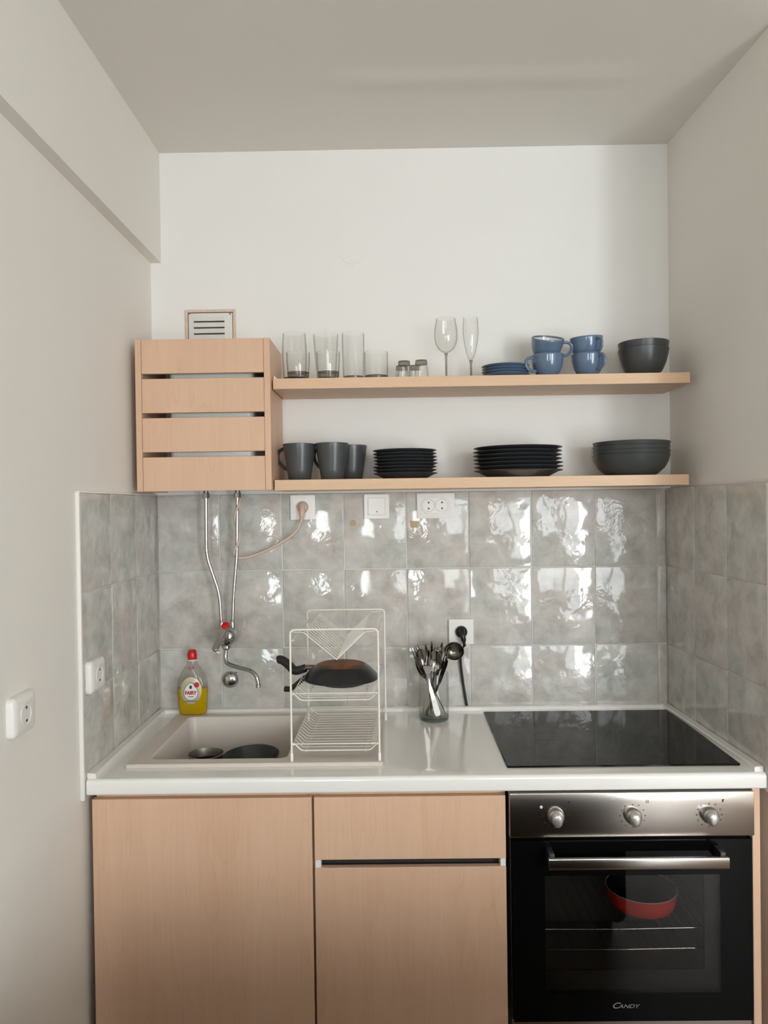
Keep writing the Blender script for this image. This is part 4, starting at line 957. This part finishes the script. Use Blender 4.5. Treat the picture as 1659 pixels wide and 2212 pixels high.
# ------------------------------------------------------------------ washing-up liquid bottle
bx_, by_ = pt(416.5, 1500, y=-.055).x, -.054
t = thing('dish_soap_bottle', 'clear washing-up liquid bottle with yellow liquid and red cap', 'bottle', (bx_, by_, ZS))
def bottle_rings(bm, rows, lo=None, hi=None, shrink=0):
    R = []
    for z, a, b in rows:
        if lo is not None and (z < lo-1e-6 or z > hi+1e-6): continue
        n = 40; e = .75 if z < .13 else 1
        R.append([bm.verts.new((bx_+(a-shrink)*math.copysign(abs(math.cos(2*PI*k/n))**e, math.cos(2*PI*k/n)), by_+(b-shrink)*math.copysign(abs(math.sin(2*PI*k/n))**e, math.sin(2*PI*k/n)), ZS+z)) for k in range(n)])
    for A, Bq in zip(R, R[1:]):
        for k in range(40): bm.faces.new((A[k], A[(k+1) % 40], Bq[(k+1) % 40], Bq[k]))
    return R
rows = [(0.0005, .0405, .017), (.004, .0435, .0205), (.03, .0455, .0225), (.06, .0470, .0235), (.0835, .0480, .0235), (.098, .0475, .023), (.112, .0440, .022), (.126, .0385, .0205), (.138, .0320, .019), (.149, .0245, .0175), (.158, .0185, .0155), (.166, .0150, .0135), (.176, .0138, .0130)]
bm = B_(); R = bottle_rings(bm, rows); bm.faces.new(R[0][::-1]); link('shell', bm, MT['bottle'], t, 60)
bm = B_(); rl = [r for r in rows if r[0] < .084]; rl = [(rl[0][0]+.001, rl[0][1], rl[0][2])]+rl[1:]
R = bottle_rings(bm, rl, shrink=.0012); bm.faces.new(R[0][::-1]); bm.faces.new(R[-1]); link('liquid', bm, MT['liquid'], t, 60)
bm = B_(); lathe(bm, [(.0145, .174), (.0150, .176), (.0150, .190), (.0140, .194), (.0130, .199), (.0085, .2045), (0, .2055)], (bx_, by_, ZS), 30); cp2 = link('cap', bm, MT['red'], t, 40)
bm = B_(); lathe(bm, [(.0148, .1705), (.0152, .171), (.0152, .1740), (.0145, .1742)], (bx_, by_, ZS), 30); link('collar', bm, MT['whitesock'], t, 40)
# label: silver oval + white drop emblem + lettering, following the bottle front
def yf(x, z):
    a = b = None
    for (z0_, a0, b0_), (z1_, a1, b1_) in zip(rows, rows[1:]):
        if z0_ <= z <= z1_: f = (z-z0_)/(z1_-z0_); a, b = a0+(a1-a0)*f, b0_+(b1_-b0_)*f
    u = min(.999, abs(x)/a); e = .75 if z < .13 else 1
    c = u**(1/e); return by_-b*((1-c*c)**.5)**e
def decal(name, shape, lift, mat, parent, cz):
    """filled outline laid on the bottle front"""
    bm = B_(); n = len(shape); M_ = 6; R = []
    for j in range(M_+1):
        s = j/M_
        if j == 0: R.append([bm.verts.new((bx_+shape_c[0], yf(shape_c[0], cz+shape_c[1])-lift, ZS+cz+shape_c[1]))])
        else: R.append([bm.verts.new((bx_+shape_c[0]+(x-shape_c[0])*s, yf(shape_c[0]+(x-shape_c[0])*s, cz+shape_c[1]+(z-shape_c[1])*s)-lift, ZS+cz+shape_c[1]+(z-shape_c[1])*s)) for x, z in shape])
    for k in range(n): bm.faces.new((R[0][0], R[1][k], R[1][(k+1) % n]))
    for A, Bq in zip(R[1:], R[2:]):
        for k in range(n): bm.faces.new((A[k], A[(k+1) % n], Bq[(k+1) % n], Bq[k]))
    return link(name, bm, mat, parent, 60)
MT['silver'] = pmat('silver_label', (.60, .55, .38), .3, metal=.6); MT['green'] = pmat('dark_green_ink', (.01, .09, .04), .5)
MT['redink'] = pmat('red_ink', (.50, .01, .03), .5); MT['greyink'] = pmat('grey_ink', (.22, .22, .20), .5); MT['labelwhite'] = pmat('label_white', (.82, .78, .76), .35)
ell = lambda a, b, n=40: [(a*math.cos(2*PI*k/n), b*math.sin(2*PI*k/n)) for k in range(n)]
def drop(a, n=40, tip=1.5):
    o = []
    for k in range(n):
        th_ = 2*PI*k/n; x, z = a*math.cos(th_), a*math.sin(th_)
        if z > 0: z *= tip; x *= max(0, 1-(z/(a*tip))**2)**.25 if z < a*tip else 0
        o.append((x, z))
    return o
shape_c = (0, 0)
lb_ = decal('label', ell(.0335, .0420), .0006, MT['silver'], t, .079)
shape_c = (0, 0)
decal('emblem_outline', drop(.0228, tip=1.52), .0012, MT['greyink'], lb_, .0715); decal('emblem', drop(.0212, tip=1.50), .0016, MT['labelwhite'], lb_, .0715)
decal('leaf_drop', drop(.0045, tip=1.7), .0022, MT['green'], lb_, .0895)
shape_c = (.0185, .0)
decal('round_sticker', [(x+.0185, z) for x, z in ell(.0085, .0085)], .0022, MT['redink'], lb_, .0975)
shape_c = (0, 0)
bm = B_(); T0 = basis((bx_, yf(0, .0725)-.0028, ZS+.0725), (1, 0, 0), (0, 0, 1), (0, -1, 0)); text_bm(bm, 'FAIRY', .0150, T0, .0003, bold=.0006, sx=.92); link('brand_lettering', bm, MT['redink'], lb_, 0)
bm = B_(); box(bm, bx_-.009, bx_+.009, yf(0, .061)-.0026, yf(0, .061)-.002, ZS+.0595, ZS+.0620)
for k in range(7): box(bm, bx_-.021+k*.006, bx_-.021+k*.006+.0045, yf(.01, .046)-.0026, yf(.01, .046)-.0012, ZS+.0435, ZS+.0475)
link('small_print', bm, MT['greyink'], lb_, 0)
bm = B_()
for dx, dz, w in ((-.016, .1495, .009), (-.006, .1495, .007), (.0035, .1525, .010), (-.011, .1455, .007), (-.003, .1455, .006), (.004, .1465, .010), (.0045, .1495, .0085)):
    y_ = yf(min(.014, abs(dx+w/2)), dz)-.0012; box(bm, bx_+dx*.8, bx_+(dx+w)*.8, y_, y_+.0008, ZS+dz, ZS+dz+.0016)
link('neck_print', bm, MT['redink'], t, 0)

# ------------------------------------------------------------------ cutlery jar
JX, JY = .8835, -.115; JR, JH = .0455, .146
t = thing('cutlery_jar', 'tall clear glass jar holding the cutlery', 'jar', (JX, JY, ZT))
T0 = Matrix.Translation((JX, JY, ZT))
bm = B_(); lathe(bm, [(JR, .014), (JR+.0006, .05), (JR+.0004, JH-.004), (JR, JH), (JR-.002, JH+.0005), (JR-.0028, JH-.003), (JR-.003, .05), (JR-.0035, .014)], seg=48, mat=T0); link('wall', bm, MT['jar'], t, 60)
bm = B_(); lathe(bm, [(0, 0), (JR-.006, .0002), (JR-.001, .003), (JR, .008), (JR, .0138), (JR-.004, .0125), (0, .011)], seg=48, mat=T0); link('thick_base', bm, MT['jarbase'], t, 60)
def flatware(kind, label, foot, head, roll=0., parts=None):
    """foot/head: world points of the handle end and of the head end"""
    f, h = Vector(foot), Vector(head); f.x = JX+max(-.029, min(.029, (f.x-JX)*1.45)); L = (h-f).length; ey = (h-f).normalized()
    ex = Vector((math.cos(roll), math.sin(roll), 0)); ex = (ex-ey*ex.dot(ey)).normalized(); ez = ex.cross(ey)
    t = thing(kind, label, kind.replace('_', ' '), f, 'cutlery standing in the jar')
    T0 = basis(f, ex, ey, ez)
    bm = B_(); hl = L*(.60 if kind != 'knife' else .52)
    ws = [(0, .0060), (.01, .0095), (hl*.3, .0080), (hl*.7, .0048), (hl, .0034), (hl+.012, .0034)]
    ol = [(w/1.0, s) for s, w in ws] + [(-w/1.0, s) for s, w in ws[::-1]]
    prism(bm, ol, .0020, T0 @ Matrix.Translation((0, 0, -.0010))); link('handle', bm, MT['cutlery'], t, 30)
    bm = B_(); s0 = hl+.008
    if kind == 'fork':
        m = L-s0; a = s0+m*.45
        ol = [(.0030, s0), (.0090, s0+m*.18), (.0142, s0+m*.34), (.0148, a), (-.0148, a), (-.0142, s0+m*.34), (-.0090, s0+m*.18), (-.0030, s0)]
        prism(bm, ol, .0018, T0 @ Matrix.Translation((0, 0, -.0009)))
        for k in range(4):
            x = -.0126+k*.0084; tube(bm, [T0 @ Vector((x, a-.002, 0)), T0 @ Vector((x, a+m*.30, .003)), T0 @ Vector((x, L, .005))], [.0024, .0020, .0010], 6)
        link('tines', bm, MT['cutlery'], t, 40)
    elif kind in ('spoon', 'teaspoon'):
        m = L-s0; W = .0205 if kind == 'spoon' else .0145; R = []
        n, mm = 24, 5
        for j in range(mm+1):
            r = j/mm
            R.append([bm.verts.new(T0 @ Vector((W*r*math.cos(2*PI*k/n), s0+m*.5+m*.5*r*math.sin(2*PI*k/n), -.0085*(1-r*r)+.001))) for k in range(n)] if j else [bm.verts.new(T0 @ Vector((0, s0+m*.5, -.0075)))])
        for k in range(n): bm.faces.new((R[0][0], R[1][k], R[1][(k+1) % n]))
        for A, Bq in zip(R[1:], R[2:]):
            for k in range(n): bm.faces.new((A[k], A[(k+1) % n], Bq[(k+1) % n], Bq[k]))
        rim = [v.co.copy() for v in R[-1]]; tube(bm, rim, .0008, 6, closed=True); link('bowl', bm, MT['cutlery'], t, 60)
    else:
        ol = [(.0032, s0-.004), (.0085, s0+.006), (.0095, L-.02), (.0070, L-.006), (0, L), (-.0070, L-.012), (-.0085, L-.04), (-.0055, s0+.004), (-.0032, s0-.004)]
        prism(bm, ol, .0012, T0 @ Matrix.Translation((0, 0, -.0006))); link('blade', bm, MT['cutlery'], t, 30)
    return t
Zb = ZT+.016
def hd_(px, py, y): return pt(px, py, y=y)
flatware('fork', 'fork nearest the front with four bright tines', (JX-.016, JY-.022, Zb), hd_(925, 1410, -.152), .1)
flatware('fork', 'fork leaning furthest left over the jar rim', (JX+.022, JY-.004, Zb), hd_(893, 1396, -.105), .5)
flatware('spoon', 'spoon leaning left just behind the front fork', (JX+.008, JY-.022, Zb), hd_(906, 1402, -.140), .2)
flatware('knife', 'table knife standing upright at the centre left', (JX+.010, JY+.018, Zb), hd_(918, 1391, -.105), 1.1)
flatware('teaspoon', 'teaspoon between the knives with its bowl edge on', (JX-.004, JY+.024, Zb), hd_(931, 1386, -.085), 1.2)
flatware('knife', 'table knife leaning right towards the ladle', (JX-.024, JY-.008, Zb), hd_(955, 1387, -.108), 1.0)
flatware('spoon', 'dark-looking spoon in the middle of the bunch', (JX-.002, JY+.002, Zb), hd_(941, 1404, -.112), -.15)
flatware('fork', 'fork leaning back right with tines against the ladle', (JX-.026, JY+.008, Zb), hd_(964, 1398, -.090), -.4)
flatware('knife', 'table knife rising beside the jar rim on the right', (JX-.016, JY-.024, Zb), hd_(966, 1424, -.122), .7)
flatware('spoon', 'spoon standing at the back of the jar behind the front fork', (JX+.012, JY+.022, Zb), hd_(930, 1402, -.088), .05)
flatware('fork', 'fork at the back of the jar with tines beside the upright knife', (JX-.006, JY+.026, Zb), hd_(947, 1394, -.080), .3)
flatware('teaspoon', 'small teaspoon low at the left rim of the jar', (JX+.018, JY-.014, Zb), hd_(900, 1420, -.135), .35)
# soup ladle
lb0 = Vector((JX-.020, JY-.002, Zb)); bc = pt(981, 1407, y=-.100)
t = thing('soup_ladle', 'dark steel ladle with round bowl leaning out of the jar', 'ladle', lb0)
nrm = Vector((-.10, -.80, -.25)).normalized(); ex = Vector((1, 0, 0)); ex = (ex-nrm*ex.dot(nrm)).normalized(); ey = nrm.cross(ex)
R = .0310; bm = B_(); T0 = basis(bc, ex, ey, nrm)
lathe(bm, [(R*math.sin(a), -R*.75*math.cos(a)) for a in [PI/2*k/8 for k in range(9)]] + [((R-.0015)*math.sin(a), -(R-.0015)*.75*math.cos(a)) for a in [PI/2*k/8 for k in range(8, -1, -1)]], seg=36, mat=T0)
MT['darksteel'] = pmat('dark_steel', (.16, .15, .135), .22, metal=1)
link('bowl', bm, MT['darksteel'], t, 60)
hb_ = bc + Vector((-R*.72, .004, -R*.62))
bm = B_(); tube(bm, smoothpath([lb0, lb0*.5+hb_*.5+Vector((.002, 0, 0)), hb_, hb_+Vector((.004, .0, .006))], 2), .0040, 10, flat=.5, up=(0, -1, 0)); link('handle', bm, MT['darksteel'], t, 60)
